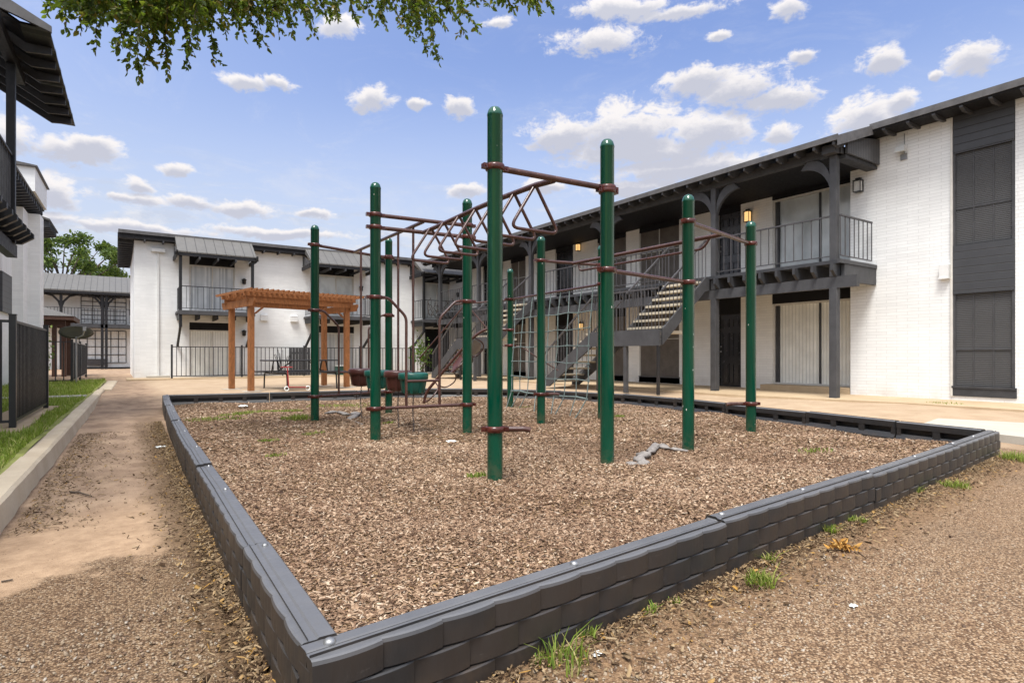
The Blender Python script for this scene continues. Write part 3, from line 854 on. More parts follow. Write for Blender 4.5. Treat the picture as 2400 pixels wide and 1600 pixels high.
# ---- the bed: mulch sheet + loose chips
poly = [Vector((x, y)) for x, y in NEAR[:-1]] + [Vector((x, y)) for x, y in reversed(BACK)][:-1] + [Vector((x, y)) for x, y in reversed(LEFT)][:-1]
PX_ = np.array([p.x for p in poly]); PY_ = np.array([p.y for p in poly])
def inside(x, y):
    r = np.zeros(len(x), bool); n = len(PX_); j = n-1
    for i in range(n):
        c = ((PY_[i] > y) != (PY_[j] > y)) & (x < (PX_[j]-PX_[i])*(y-PY_[i])/(PY_[j]-PY_[i]+1e-12)+PX_[i])
        r ^= c; j = i
    return r
def edge_dist(x, y):
    d = np.full(len(x), 1e9); n = len(PX_)
    for i in range(n):
        j = (i+1) % n; ax, ay, bx, by = PX_[i], PY_[i], PX_[j], PY_[j]
        t = np.clip(((x-ax)*(bx-ax)+(y-ay)*(by-ay))/((bx-ax)**2+(by-ay)**2+1e-12), 0, 1)
        d = np.minimum(d, np.hypot(x-ax-t*(bx-ax), y-ay-t*(by-ay)))
    return d
PXY = [(2.381, 3.761), (3.472, 3.695), (4.734, 3.872), (6.298, 4.223), (2.416, 6.328), (3.54, 6.222), (2.396, 8.682), (3.725, 9.159), (4.931, 6.584), (6.10, 9.10), (5.905, 6.403)]
def mz(x, y):
    """mulch height, slightly heaped round the posts"""
    hp = 0
    for (a, b) in PXY: hp = hp + 0.022*np.exp(-((x-a)**2+(y-b)**2)/0.016) - 0.012*np.exp(-((x-a)**2+(y-b)**2)/0.35)
    return hp + 0.055 + 0.018*np.sin(x*2.1+1)*np.cos(y*1.7) + 0.013*np.sin(x*4.3+y*3.1) + 0.006*np.cos(y*6.1-x*2.2) + 0.05*np.clip((3.6-y)/2.2, 0, 1)*np.clip((6-x)/3, 0, 1)
def mulch():
    xs = np.arange(.1, 9.0, .07); ys = np.arange(1.3, 13.2, .07)
    X, Y = np.meshgrid(xs, ys); x, y = X.ravel(), Y.ravel()
    Z = mz(x, y)
    ed = edge_dist(x, y); ins = inside(x, y) & (ed > .02)
    idx = np.where(ins, 1, 0).reshape(X.shape)
    i = np.arange(X.size).reshape(X.shape)
    q = (idx[:-1, :-1] & idx[:-1, 1:] & idx[1:, 1:] & idx[1:, :-1]).astype(bool)
    F = np.stack([i[:-1, :-1][q], i[:-1, 1:][q], i[1:, 1:][q], i[1:, :-1][q]], -1)
    o = np_mesh('mulch_bed', np.stack([x, y, Z], -1), F, 'mulch', smooth=True)
    tag(o, kind='structure')
    rng = np.random.default_rng(11)
    Ps = []; Ls = []; Ws = []; Hs = []
    for (n, ymax, dmin, dmax, sc) in ((110000, 5.0, 0, 3.4, .41), (110000, 9.0, 3.4, 6.4, .58), (90000, 13.0, 6.4, 14, .85)):
        x = rng.uniform(.4, 8.4, n*3); y = rng.uniform(1.5, ymax, n*3)
        d = np.hypot(x, y); k = inside(x, y) & (edge_dist(x, y) > .10) & (d >= dmin) & (d < dmax)
        # keep what the camera side can see
        x, y = x[k][:n], y[k][:n]
        L = rng.gamma(5, .0052, len(x))*sc + .006; Wd = L*rng.uniform(.22, .55, len(x)); H = rng.uniform(.0025, .0055, len(x))*sc
        Ps.append(np.stack([x, y, mz(x, y) - .001 + rng.uniform(0, .007, len(x))], 1)); Ls.append(L); Ws.append(Wd); Hs.append(H)
    V, F = chips(np.concatenate(Ps), np.concatenate(Ls), np.concatenate(Ws), np.concatenate(Hs), rng, .26)
    tag(np_mesh('wood_chips', V, F, 'chips'), 'loose tan and brown wood chips covering the play area', 'wood chips', kind='stuff')
mulch()

# ================================================================ PLAY CLIMBER (one bolted-together frame)
MZ = 0.05
PST = {'a': (2.381, 3.761, 2.88), 'b': (3.472, 3.695, 2.84), 'c': (4.734, 3.872, 2.60), 'd': (6.298, 4.223, 2.60),
       'e': (2.416, 6.328, 2.94), 'f': (3.54, 6.222, 2.90), 'g': (2.396, 8.682, 2.89), 'h': (3.725, 9.159, 2.93),
       'i': (4.931, 6.584, 2.66), 'j': (6.10, 9.10, 2.61), 'k': (5.905, 6.403, 2.61)}
climber = thing('play_climber', 'green posted playground climber with brown bars, overhead ladder, step pods and cargo net', 'climbing frame', (3.9, 6.3, MZ))
posts = {}
def pt(k, z): return Vector((PST[k][0], PST[k][1], z))
for k, (x, y, zt) in PST.items():
    m = MB(); r = .059
    m.lathe([(r, -.25), (r, zt-.075), (r*1.04, zt-.072), (r*1.04, zt-.06), (r*.99, zt-.05), (r*.86, zt-.026), (r*.6, zt-.008), (r*.28, zt), (0, zt+.002)], (x, y, 0), 28)
    posts[k] = m.build('post', 'green', climber)
def clamp(k, z, toward=None):
    x, y, _ = PST[k]; m = MB(); r = .059
    m.lathe([(r+.001, -.024), (r+.012, -.022), (r+.017, -.01), (r+.017, .01), (r+.012, .022), (r+.001, .024)], (x, y, z), 28)
    for s_ in (0, 1):    # the two bolted ears
        a = 0.9 + s_*math.pi
        if toward is not None:
            d = Vector((toward[0]-x, toward[1]-y)); a = math.atan2(d.y, d.x) + s_*math.pi
        c = Vector((x + math.cos(a)*(r+.02), y + math.sin(a)*(r+.02), z))
        dv = Vector((math.cos(a), math.sin(a), 0))
        m.beam(c - dv*.012, c + dv*.026, .05, .036)
        m.tube([c + dv*.01 + Vector((dv.y, -dv.x, 0))*.032, c + dv*.01 - Vector((dv.y, -dv.x, 0))*.032], .009, 6)
    m.build('clamp', 'clamp', posts[k])
def bar(name, pts, r=.021, rad=.05, n=10, mat='brown_bar', fil=5):
    m = MB(); m.tube(fillet(pts, rad, fil) if len(pts) > 2 else pts, r, n)
    return m.build(name, mat, climber)
def crossbar(k1, k2, z, r=.021, ends=True):
    a, b = pt(k1, z), pt(k2, z); d = (b-a).normalized()
    if ends: clamp(k1, z, b); clamp(k2, z, a)
    bar('crossbar', [a + d*.06, b - d*.06], r)
# overhead loop ladder
crossbar('a', 'b', 2.42, .024)
crossbar('e', 'f', 2.575, .023)
crossbar('e', 'f', 2.435, .023)
sp = [(2.93, 3.74, 2.41), (2.94, 4.0, 2.435), (2.95, 4.5, 2.45), (2.955, 5.0, 2.45), (2.96, 5.5, 2.44), (2.965, 6.0, 2.43), (2.97, 6.27, 2.43)]
m = MB(); m.tube(sp, .024, 10); m.build('ladder_spine', 'brown_bar', climber)
for y in (4.02, 4.34, 4.68, 5.02, 5.36, 5.70, 6.02):
    z = 2.43
    x = 2.95
    tri = [(x-.012, y, z), (x-.255, y, z-.375), (x+.255, y, z-.375), (x+.012, y, z)]
    m = MB(); m.tube(fillet(tri, .085, 6), .0145, 8); m.build('hand_loop', 'brown_bar', climber)
# bar from the ladder back to the far pair, carrying the four step pods
crossbar('g', 'h', 2.60, .022)
bar('pod_beam', [(2.98, 6.28, 2.56), (3.05, 8.9, 2.59)], .022)
def pod(y, mat, zt=.78, ctilt=0.0):
    x = 3.0
    m = MB(); m.tube([(x, y, zt-.02), (x, y, 2.56)], .016, 8); m.build('hanging_rod', 'brown_bar', climber)
    m = MB()
    prof = [(0, .012), (.13, .014), (.172, .008), (.182, -.008), (.182, -.062), (.176, -.07), (.155, -.072), (.152, -.12), (.14, -.19), (.12, -.235), (.07, -.25), (0, -.252)]
    m.lathe(prof, (x, y, zt), 24)
    for k in range(8):
        a = math.pi*2*k/8 + .2
        c = Vector((x+math.cos(a)*.142, y+math.sin(a)*.142, zt-.14))
        m.beam(c + Vector((math.cos(a)*.008, math.sin(a)*.008, .07)), c - Vector((math.cos(a)*.02, math.sin(a)*.02, .09)), .028, .03, (math.cos(a), math.sin(a), 0))
    p = m.build('step_pod', mat, climber)
    ch = MB(); z = zt - .26; k = 0
    while z > MZ:
        ring = []
        for q in range(8):
            a = 2*math.pi*q/8
            ring.append(Vector((x + (math.cos(a)*.010 if k % 2 else 0) + .006*math.sin(z*14), y + (0 if k % 2 else math.cos(a)*.010), z + math.sin(a)*.019)))
        ch.tube(ring, .0035, 5, closed=True); z -= .030; k += 1
    ch.build('chain', 'chain', climber)
pod(6.60, 'teal', .775); pod(7.06, 'brown_plastic', .79); pod(7.78, 'teal', .78); pod(8.44, 'brown_plastic', .79)
# bent side rails between the pairs
def siderail(k1, k2, zc=1.65, zb=.40, d1=.36, d2=.36, mid=.70):
    a, b = pt(k1, 0), pt(k2, 0); d = (b-a).normalized()
    clamp(k1, zb, b); clamp(k2, zb, a); clamp(k1, zc, b); clamp(k2, zc, a)
    bar('bottom_rail', [a + d*.06 + Vector((0, 0, zb)), b - d*.06 + Vector((0, 0, zb))], .019)
    for (o, dd, q) in ((a, d, d1), (b, -d, d2)):
        bar('side_rail', [o + dd*.06 + Vector((0, 0, zc)), o + dd*.15 + Vector((0, 0, zc)), o + dd*q + Vector((0, 0, zc-.21)), o + dd*q + Vector((0, 0, zb))], .016, .06)
    if mid: bar('cross_rung', [a + d*d1 + Vector((0, 0, mid)), b - d*d2 + Vector((0, 0, mid))], .015)
siderail('e', 'f'); siderail('g', 'h', 1.65, .40, .42, .42, .74)
# short broken stubs low down
def stub(k, z, ang, L=.17):
    x, y, _ = PST[k]; d = Vector((math.cos(ang), math.sin(ang), 0)); clamp(k, z, (x+d.x, y+d.y))
    bar('rail_stub', [Vector((x, y, z)) + d*.06, Vector((x, y, z)) + d*(.06+L), Vector((x, y, z-.01)) + d*(.10+L)], .021, .02)
stub('a', .44, -.55, .17); stub('i', .455, -.4, .16); stub('d', .42, 2.6, .20)
# waist bar, track ride and its curved hand rail
crossbar('b', 'c', 1.725, .019); clamp('b', 2.40, PST['a'])
crossbar('c', 'd', 2.33, .022); crossbar('i', 'k', 2.32, .022)
bar('track_beam', [(5.42, 6.48, 2.31), (5.5, 4.06, 2.32)], .024)
bar('track_handle', [(5.43, 6.36, 2.30), (5.43, 6.34, 2.19), (5.49, 4.28, 2.20), (5.50, 4.2, 2.31)], .015, .08)
# long rail and cargo net
crossbar('k', 'j', 2.04, .019)
clamp('h', 2.62, PST['e']); clamp('h', 1.66, PST['e'])
a, b = pt('k', 0), pt('j', 0); d = (b-a).normalized(); L = (b-a).length; nn = Vector((d.y, -d.x, 0))
rng = random.Random(8)
net = MB()
zs = [1.66, 1.40, 1.14, .88, .62, .35]
us = [.22 + (L-.44)*i/8 for i in range(9)]
off = lambda z: nn*(-.02 - .10*(1 - z/2.0))
jit = {}
def NP_(i, z):
    if (i, z) not in jit: jit[(i, z)] = Vector((rng.uniform(-.012, .012), rng.uniform(-.012, .012), rng.uniform(-.012, .012)))
    return a + d*us[i] + Vector((0, 0, z)) + off(z) + jit[(i, z)]
for i in range(9):
    pts = [a + d*(us[i]+rng.uniform(-.03, .03)) + Vector((0, 0, 2.03))] + [NP_(i, z) for z in zs]
    out = rng.uniform(-.10, .10)
    e = pts[-1] + d*(out*.5) + nn*(-.05) + Vector((0, 0, -.12)); pts += [e, e + d*out + nn*rng.uniform(-.12, -.03) + Vector((0, 0, -.19))]
    net.tube(fillet(pts, .03, 2), .0085, 6)
for z in zs:
    net.tube([NP_(i, z) for i in range(9)], .0085 if z != zs[-1] else .016, 6)
for i in range(9):
    for z in zs:
        c = NP_(i, z); net.beam(c - Vector((0, 0, .014)), c + Vector((0, 0, .014)), .028, .028)
net.build('cargo_net', 'rope', climber)
# arched loop climber at the back, sloping down to the left from post j
P0 = pt('j', 0); P1 = Vector((4.93, 10.38, 0)); V_ = P1 - P0
def Q(t, z, o=0.0):
    nrm = Vector((V_.y, -V_.x, 0)).normalized()
    return P0 + V_*t + nrm*o + Vector((0, 0, z))
clamp('j', 1.47, P1); clamp('j', 1.18, P1); clamp('j', 2.04, P1)
bar('arch_rail', [Q(.04, 1.47), Q(.27, 1.52), Q(.46, 1.28), Q(.97, .28), Q(1.0, .0)], .028, .22, 10)
for i, (t, z, sgn) in enumerate(((.40, 1.33, 1), (.56, 1.04, -1), (.72, .74, 1), (.86, .48, -1))):
    lp = [Q(t, z), Q(t-.08, z-.10, sgn*.14), Q(t-.04, z-.26, sgn*.30), Q(t+.06, z-.38, sgn*.22), Q(t+.10, z-.34, sgn*.05)]
    bar('foot_loop', lp, .013, .12, 8)
    if i < 2:
        m = MB(); c = [Q(t, z-.03, 0), Q(t-.05, z-.11, sgn*.13), Q(t-.02, z-.25, sgn*.26), Q(t+.05, z-.35, sgn*.20), Q(t+.08, z-.22, sgn*.03)]
        m.prism(c, (V_.normalized()*.012)); m.build('foot_plate', 'silver' if i == 0 else 'brown_plastic', climber)
bar('hand_rail', [Q(1.05, .93), Q(.5, 1.98), Q(.26, 1.5)], .013, .02, 8)
bar('hand_rail', [Q(.2, 1.18), Q(-.12, 1.16), Q(-.3, .95), Q(-.52, .72)], .012, .05, 8)
bar('hand_rail', [Q(.62, 1.97), Q(.30, 2.0), Q(0.03, 2.03)], .014, .05, 8)

# ================================================================ CEDAR PERGOLA
pg = thing('pergola', 'orange cedar pergola over the picnic table', 'pergola', (2.79, 15.8, gz(2.8, 15.8)))
pu = Vector((2.58, .47, 0)).normalized(); pv = Vector((-.47, 2.58, 0)).normalized()
po = Vector((2.79, 15.80, 0)); PL, PWd = 2.62, 1.35
zg = gz(2.8, 15.8)
def PG(s, t, z):
    if z > 2: z = 2 + (z-2)*.80
    return po + pu*s + pv*t + Vector((0, 0, z))
for s in (0, PL):
    for t in (0, PWd):
        m = MB(); m.beam(PG(s, t, zg-.1), PG(s, t, 2.47), .13, .13, pv); m.build('post', 'cedar', pg, bevel=.006)
        m = MB(); c = PG(s, t, zg); m.prism([c + pu*x + pv*y for x, y in ((-.2, -.2), (.2, -.2), (.2, .2), (-.2, .2))], (0, 0, .012)); m.build('footing', 'pale_slab', pg)
for t, o in ((0, -.1), (PWd, .1)):
    m = MB(); m.prism([PG(-.14, t+o, 2.40), PG(PL+.14, t+o, 2.40), PG(PL+.14, t+o, 2.59), PG(-.14, t+o, 2.59)], pv*.045); m.build('header_beam', 'cedar', pg)
for s, o in ((0, -.10), (PL, .06)):
    m = MB(); m.prism([PG(s+o, -.46, 2.42), PG(s+o, -.36, 2.27), PG(s+o, PWd+.36, 2.27), PG(s+o, PWd+.46, 2.42), PG(s+o, PWd+.46, 2.50), PG(s+o, -.46, 2.50)], pu*.045); m.build('header_beam', 'cedar', pg)
for i in range(4):
    t = -.10 + (PWd+.20)*i/3
    m = MB(); m.beam(PG(-.22, t, 2.655), PG(PL+.22, t, 2.655), .04, .11); m.build('top_slat', 'cedar', pg)
for i in range(24):
    s = -.20 + (PL+.40)*i/23
    m = MB(); m.prism([PG(s-.016, -.60, 2.75), PG(s-.016, -.56, 2.71), PG(s-.016, PWd+.56, 2.71), PG(s-.016, PWd+.60, 2.75), PG(s-.016, PWd+.60, 2.785), PG(s-.016, -.60, 2.785)], pu*.032); m.build('top_slat', 'cedar', pg)
for s in (0, PL):
    sg = 1 if s == 0 else -1
    m = MB(); m.prism([PG(s+sg*.07, -.03, 2.05), PG(s+sg*.12, -.03, 2.05), PG(s+sg*.36, -.03, 2.30), PG(s+sg*.29, -.03, 2.30)], pv*.06); m.build('brace', 'cedar', pg)

# picnic table under it
tb = thing('picnic_table', 'dark metal picnic table with bench seats under the cedar pergola', 'picnic table', (4.0, 16.3, .1))
tc_ = Vector((4.15, 16.45, 0)); tu, tv = pu, pv
def T(s, t, z): return tc_ + tu*s + tv*t + Vector((0, 0, z + .10))
for (t0, w_, z, nm) in ((0, .72, .74, 'table_top'), (-.66, .26, .44, 'bench_seat'), (.66, .26, .44, 'bench_seat')):
    m = MB(); m.prism([T(-.95, t0-w_/2, z), T(.95, t0-w_/2, z), T(.95, t0+w_/2, z), T(-.95, t0+w_/2, z)], (0, 0, .035)); m.build(nm, 'black_metal', tb, bevel=.008)
for s in (-.68, .68):
    m = MB()
    m.tube(fillet([T(s, -.75, 0), T(s, -.72, .42), T(s, .72, .42), T(s, .75, 0)], .08), .021, 8)
    m.tube([T(s, -.25, .42), T(s, -.12, .74)], .02, 8); m.tube([T(s, .25, .42), T(s, .12, .74)], .02, 8)
    m.tube([T(s, 0, .43), T(s*.35, 0, .73)], .016, 8)
    m.build('leg_frame', 'black_metal', tb)
# folded child's scooter frame leaning on the table end
scs = thing('push_scooter', 'small red and white scooter standing by the end of the picnic table', 'scooter', T(-.86, -.9, 0))
m = MB(); c = T(-.80, -.98, 0)
m.tube(fillet([c + Vector((.05, 0, .08)), c + Vector((.02, 0, .55)), c + Vector((0, 0, .62))], .02), .015, 8); m.tube([c + Vector((-.14, .02, .60)), c + Vector((.14, -.02, .60))], .013, 8)
m.build('steering_column', 'red_paint', scs)
m = MB(); m.prism([c + Vector((.04, -.045, .09)), c + Vector((.48, -.04, .07)), c + Vector((.48, .04, .07)), c + Vector((.04, .045, .09))], (0, 0, .02)); m.build('deck', 'red_paint', scs)
for dx in (0.0, .52):
    m = MB(); m.tube(arc((c.x+dx, c.y, c.z+.06), .05, 0, 2*math.pi*15/16, 15, 'xz'), .014, 6, closed=True); m.build('wheel', 'paper', scs)

# ================================================================ RIGHT-HAND APARTMENT BLOCK
bb = thing('apartment_block', 'long white brick two-storey block with charcoal balconies on the right', 'apartment building', (13.6, 6.9, 0.1))
BW, DW, DX = 13.6, 14.1, 12.2      # brick face, recessed door wall, line of balcony posts
ZF, ZT = 2.93, 5.66                # balcony deck, top of brickwork
Y_END = 24.4
# proud brick wing near the camera, either side of the grey window strip
m = MB(); m.box(BW, BW+.45, 4.70, 6.64, -.2, ZT); m.build('brick_wall', 'white_brick', bb)
m = MB(); m.box(BW, BW+.45, -6, 3.74, -.2, ZT); m.build('brick_wall', 'white_brick', bb)
m = MB(); m.box(BW, BW+.45, 3.74, 4.70, -.2, .205); m.box(BW+.12, BW+.45, 3.74, 4.70, .205, ZT); m.build('brick_wall', 'white_brick', bb)
m = MB(); m.box(BW+.45, BW+8, -6, 6.64, -.2, ZT-.01); m.build('block_core', 'cream_wall', bb)
def strip(y0, y1):
    m = MB(); m.box(BW-.02, BW+.11, y0, y1, 4.925, ZT-.004); m.build('siding_panel', 'siding', bb)
    m = MB(); m.box(BW-.02, BW+.11, y0, y1, 2.19, 3.13); m.build('siding_panel', 'siding', bb)
    m = MB(); m.box(BW-.02, BW+.11, y0-.03, y1+.02, .21, .36); m.box(BW-.035, BW+.11, y0-.03, y1+.02, .361, .40); m.build('window_sill', 'charcoal', bb)
    for z0, z1, zr in ((3.132, 4.923, 3.85), (.402, 2.188, 1.11)):
        m = MB(); m.box(BW+.035, BW+.10, y0+.045, y1-.02, z0, z1); wdw = m.build('window_screen', 'screen_dark', bb)
        m = MB()
        for y in (y0+.02, y1-.012): m.box(BW+.0, BW+.10, y-.022, y+.022, z0, z1)
        for y in (y0+.32, y0+.63): m.box(BW+.025, BW+.036, y-.01, y+.01, z0, z1)
        m.box(BW+.02, BW+.034, y0+.045, y1-.02, zr-.014, zr+.014)
        m.build('window_frame', 'charcoal_light', wdw)
strip(3.745, 4.695)
m = MB(); m.box(BW-.03, BW, 4.70, 4.735, .2, ZT-.01); m.build('trim_strip', 'white_frame', bb)
m = MB(); m.box(BW-.09, BW-.001, 4.745, 4.905, 2.50, 2.78); m.box(BW-.11, BW-.09, 4.735, 4.915, 2.50, 2.53); m.build('vent_cover', 'vent_white', bb)
# floodlight on its conduit and the wall lantern
fl = MB(); fl.box(BW-.03, BW, 5.50, 5.62, 5.06, 5.18); fl.tube([(BW-.015, 5.55, 5.6), (BW-.015, 5.55, 5.18)], .008, 6)
f_ = fl.build('floodlight', 'silver', bb)
m = MB(); m.prism([(BW-.20, 5.49, 5.20), (BW-.07, 5.49, 5.22), (BW-.07, 5.49, 5.32), (BW-.16, 5.49, 5.33)], (0, .17, 0)); m.build('lamp_head', 'lamp_off', f_)
def lantern(y, z, x=BW, lit=False, big=False):
    h = .13 if not big else .15
    m = MB(); m.box(x-.025, x, y-.06, y+.06, z-h, z+h*.9)
    m.prism([(x-.17, y-.085, z+h*.75), (x-.17, y+.085, z+h*.75), (x-.02, y+.085, z+h*.75), (x-.02, y-.085, z+h*.75)], (0, 0, .02))
    m.prism([(x-.12, y-.05, z+h*.9), (x-.12, y+.05, z+h*.9), (x-.04, y+.05, z+h*.9), (x-.04, y-.05, z+h*.9)], (0, 0, .05))
    for yy in (-.075, .075):
        for xx in (-.16, -.03): m.box(x+xx-.006, x+xx+.006, y+yy-.006, y+yy+.006, z-h, z+h*.75)
    m.box(x-.165, x-.02, y-.08, y+.08, z-h-.012, z-h)
    l = m.build('wall_lamp', 'black_metal', bb)
    m = MB(); m.box(x-.145, x-.04, y-.06, y+.06, z-h+.005, z+h*.72); m.build('lamp_glass', 'lamp_lit' if lit else 'lamp_off', l)
lantern(6.43, 4.72)
# recessed door wall
def wall_with(y0, y1, z0, z1, ops, mat, name='wall'):
    """solid wall split round its openings"""
    ys = sorted({y0, y1, *[o[0] for o in ops], *[o[1] for o in ops]})
    m = MB()
    for a_, b_ in zip(ys[:-1], ys[1:]):
        os_ = sorted([(o[2], o[3]) for o in ops if o[0] <= a_+1e-6 and o[1] >= b_-1e-6])
        z = z0
        for (p, q) in os_:
            if p > z: m.box(DW, DW+.25, a_, b_, z, p)
            z = q
        if z1 > z: m.box(DW, DW+.25, a_, b_, z, z1)
    return m.build(name, mat, bb)
GF = 0.12
ops = [(6.66, 8.83, .26, 2.80), (9.76, 10.50, GF, 2.80), (11.87, 13.5, .30, 2.80), (14.10, 15.5, .30, 2.80), (16.84, 17.9, GF, 2.80), (19.9, 21.0, .3, 2.8), (22.4, 23.3, GF, 2.8),
       (6.66, 8.83, ZF+.01, 5.3), (9.76, 10.50, ZF+.01, 5.3), (11.87, 13.5, 3.12, 5.3), (14.10, 15.5, 3.12, 5.3), (16.84, 17.9, ZF+.01, 5.3), (19.9, 21.0, 3.1, 5.3), (22.4, 23.3, ZF+.01, 5.3)]
wall_with(6.64, Y_END, -.1, 5.6, ops, 'cream_wall')
m = MB(); m.box(DW+.7, DW+8, 6.64, Y_END, -.1, 5.6); m.build('block_core', 'dark_void', bb)
m = MB(); m.box(DW+.25, DW+.7, Y_END-.2, Y_END, -.1, 5.6); m.build('wall', 'cream_wall', bb)
def sliding(y0, y1, z0, z1, hdr, mat, curtain='curtain', x=DW):
    """patio door: dark header panel, pale frame, two panes"""
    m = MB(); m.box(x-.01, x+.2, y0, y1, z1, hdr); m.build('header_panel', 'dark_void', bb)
    m = MB(); w_ = .05
    m.box(x+.02, x+.14, y0, y0+w_, z0, z1); m.box(x+.02, x+.14, y1-w_, y1, z0, z1); m.box(x+.02, x+.14, y0+w_, y1-w_, z1-w_, z1); m.box(x+.02, x+.14, y0+w_, y1-w_, z0, z0+w_*.8)
    ym = (y0+y1)/2 - .12
    fr = m.build('patio_door', 'white_frame', bb)
    m = MB(); m.box(x+.06, x+.12, ym-.025, ym+.025, z0+w_, z1-w_); m.box(x+.05, x+.10, y1-w_-.10, y1-w_-.02, z0+w_, z1-w_); m.build('meeting_stile', 'charcoal_light', fr)
    m = MB(); m.box(x+.085, x+.10, y0+w_, ym-.025, z0+w_*.8, z1-w_); m.box(x+.105, x+.12, ym+.025, y1-w_-.10, z0+w_*.8, z1-w_); m.build('pane', mat, fr)
def panel_door(y0, y1, z0, z1, hdr, mat, x=DW, lock=True):
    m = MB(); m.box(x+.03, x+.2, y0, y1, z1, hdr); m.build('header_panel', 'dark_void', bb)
    m = MB(); w_ = y1 - y0; m.box(x+.10, x+.15, y0+.015, y1-.015, z0+.01, z1)
    m.box(x+.07, x+.2, y0, y0+.015, z0, z1); m.box(x+.07, x+.2, y1-.015, y1, z0, z1)
    H = z1 - z0
    for ya, yb in ((.12, .42), (.58, .88)):
        for za, zb in ((.05, .32), (.42, .74), (.82, .93)):
            a_, b_, c_, e_ = y0+ya*w_, y0+yb*w_, z0+za*H, z0+zb*H
            t_ = .018
            for bx in ((a_, b_, c_, c_+t_), (a_, b_, e_-t_, e_), (a_, a_+t_, c_, e_), (b_-t_, b_, c_, e_)): m.box(x+.074, x+.10, *bx)
            m.box(x+.085, x+.10, a_+.045, b_-.045, c_+.045, e_-.045)
    dr = m.build('door', mat, bb)
    if lock:
        m = MB(); m.lathe([(0, -.02), (.02, -.02), (.026, 0), (.02, .02), (0, .02)], (x+.06, y1-.06, z0+.98), 10); m.lathe([(0, -.02), (.017, -.018), (.02, 0), (.016, .018), (0, .018)], (x+.07, y1-.06, z0+1.12), 10)
        m.build('door_knob', 'silver', dr)
def screen_window(y0, y1, z0, z1, x=DW, mat='screen_brown', hdr=None):
    m = MB(); m.box(x+.05, x+.10, y0, y1, z0+.2, z1); wn_ = m.build('window_screen', mat, bb)
    m = MB(); m.box(x+.0, x+.10, y0-.02, y1+.02, z0, z0+.17); m.box(x-.02, x+.10, y0-.02, y1+.02, z0+.172, z0+.20); m.build('window_sill', 'grey_metal', wn_)
    m = MB()
    ym = (y0+y1)/2
    m.box(x+.03, x+.05, ym-.012, ym+.012, z0+.2, z1); m.box(x+.03, x+.05, y0, y1, (z0+z1)/2+.28, (z0+z1)/2+.30)
    for y in (y0+.012, y1-.012): m.box(x+.02, x+.06, y-.012, y+.012, z0+.2, z1)
    m.build('window_frame', 'white_frame', wn_)
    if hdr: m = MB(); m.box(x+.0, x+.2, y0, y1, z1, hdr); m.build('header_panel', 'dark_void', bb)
sliding(6.66, 8.83, .26, 2.32, 2.80, 'curtain'); sliding(6.66, 8.83, ZF+.02, 5.0, 5.3, 'glass_light')
m = MB(); m.box(DW+.13, DW+.15, 6.72, 8.7, ZF+.05, 4.0); m.build('lowered_blind', 'cover_white', bb)
m = MB(); m.box(13.6, DW+.12, 6.66, 8.86, -.05, .26); m.build('door_step', 'slab', bb, bevel=.01)
panel_door(9.76, 10.50, GF, 2.14, 2.80, 'door_black'); panel_door(9.76, 10.50, ZF+.01, 4.95, 5.3, 'door_grey')
screen_window(11.87, 13.5, .13, 2.3, hdr=2.8); screen_window(11.87, 13.5, 3.0, 4.95, hdr=5.3)
screen_window(14.10, 15.5, .13, 2.3, hdr=2.8); screen_window(14.10, 15.5, 3.0, 4.95, hdr=5.3)
panel_door(16.84, 17.9, GF, 2.14, 2.80, 'door_black'); panel_door(16.84, 17.9, ZF+.01, 4.95, 5.3, 'door_black')
screen_window(19.9, 21.0, .13, 2.3, hdr=2.8); screen_window(19.9, 21.0, 3.0, 4.95, hdr=5.3)
panel_door(22.4, 23.3, GF, 2.14, 2.80, 'door_black'); panel_door(22.4, 23.3, ZF+.01, 4.95, 5.3, 'door_black')
lantern(9.49, 4.72, DW, True, True); lantern(16.45, 4.95, DW, True); lantern(16.3, 2.05, DW, True); lantern(21.7, 4.85, DW)
# white base boards between the openings of the balcony floor
for y0, y1 in ((8.83, 9.76), (10.5, 11.87), (13.5, 14.1), (15.5, 16.84), (17.9, 19.9)):
    m = MB(); m.box(DW-.015, DW, y0, y1, ZF+.01, ZF+.2); m.build('base_board', 'white_frame', bb)
# deck, joists, beams, posts, railings
YB0, YB1 = 6.13, Y_END - .3
m = MB(); m.box(DX-.12, DW-.002, YB0, YB1, ZF-.07, ZF); m.build('balcony_deck', 'charcoal', bb)
m = MB(); m.box(DX+.06, BW-.005, YB0-.03, YB0+.04, ZF-.42, ZF-.075); m.box(DX-.14, BW-.005, YB0-.05, YB0+.02, ZF-.07, ZF+.01); m.build('end_board', 'charcoal_light', bb)
m = MB(); m.box(DX-.06, DX+.06, YB0-.32, YB1, 2.37, 2.60)
m.build('balcony_beam', 'charcoal_light', bb)
for i in range(45):
    y = YB0 + .06 + i*.40
    if y > YB1: break
    m = MB(); m.prism([(DX-.22, y, 2.72), (DX-.22, y, 2.855), (DW-.01, y, 2.855), (DW-.01, y, 2.605), (DX-.08, y, 2.605)], (0, .06, 0)); m.build('joist', 'charcoal', bb)
POSTY = [6.27, 9.17, 13.04, 16.87, 20.5, 23.9]
for y in POSTY:
    m = MB(); m.box(DX-.075, DX+.075, y-.075, y+.075, .02, 2.37); m.build('lower_post', 'charcoal_light', bb, bevel=.006)
    m = MB(); m.box(DX-.07, DX+.07, y-.07, y+.07, 2.605, 5.08); m.build('upper_post', 'charcoal_light', bb, bevel=.006)
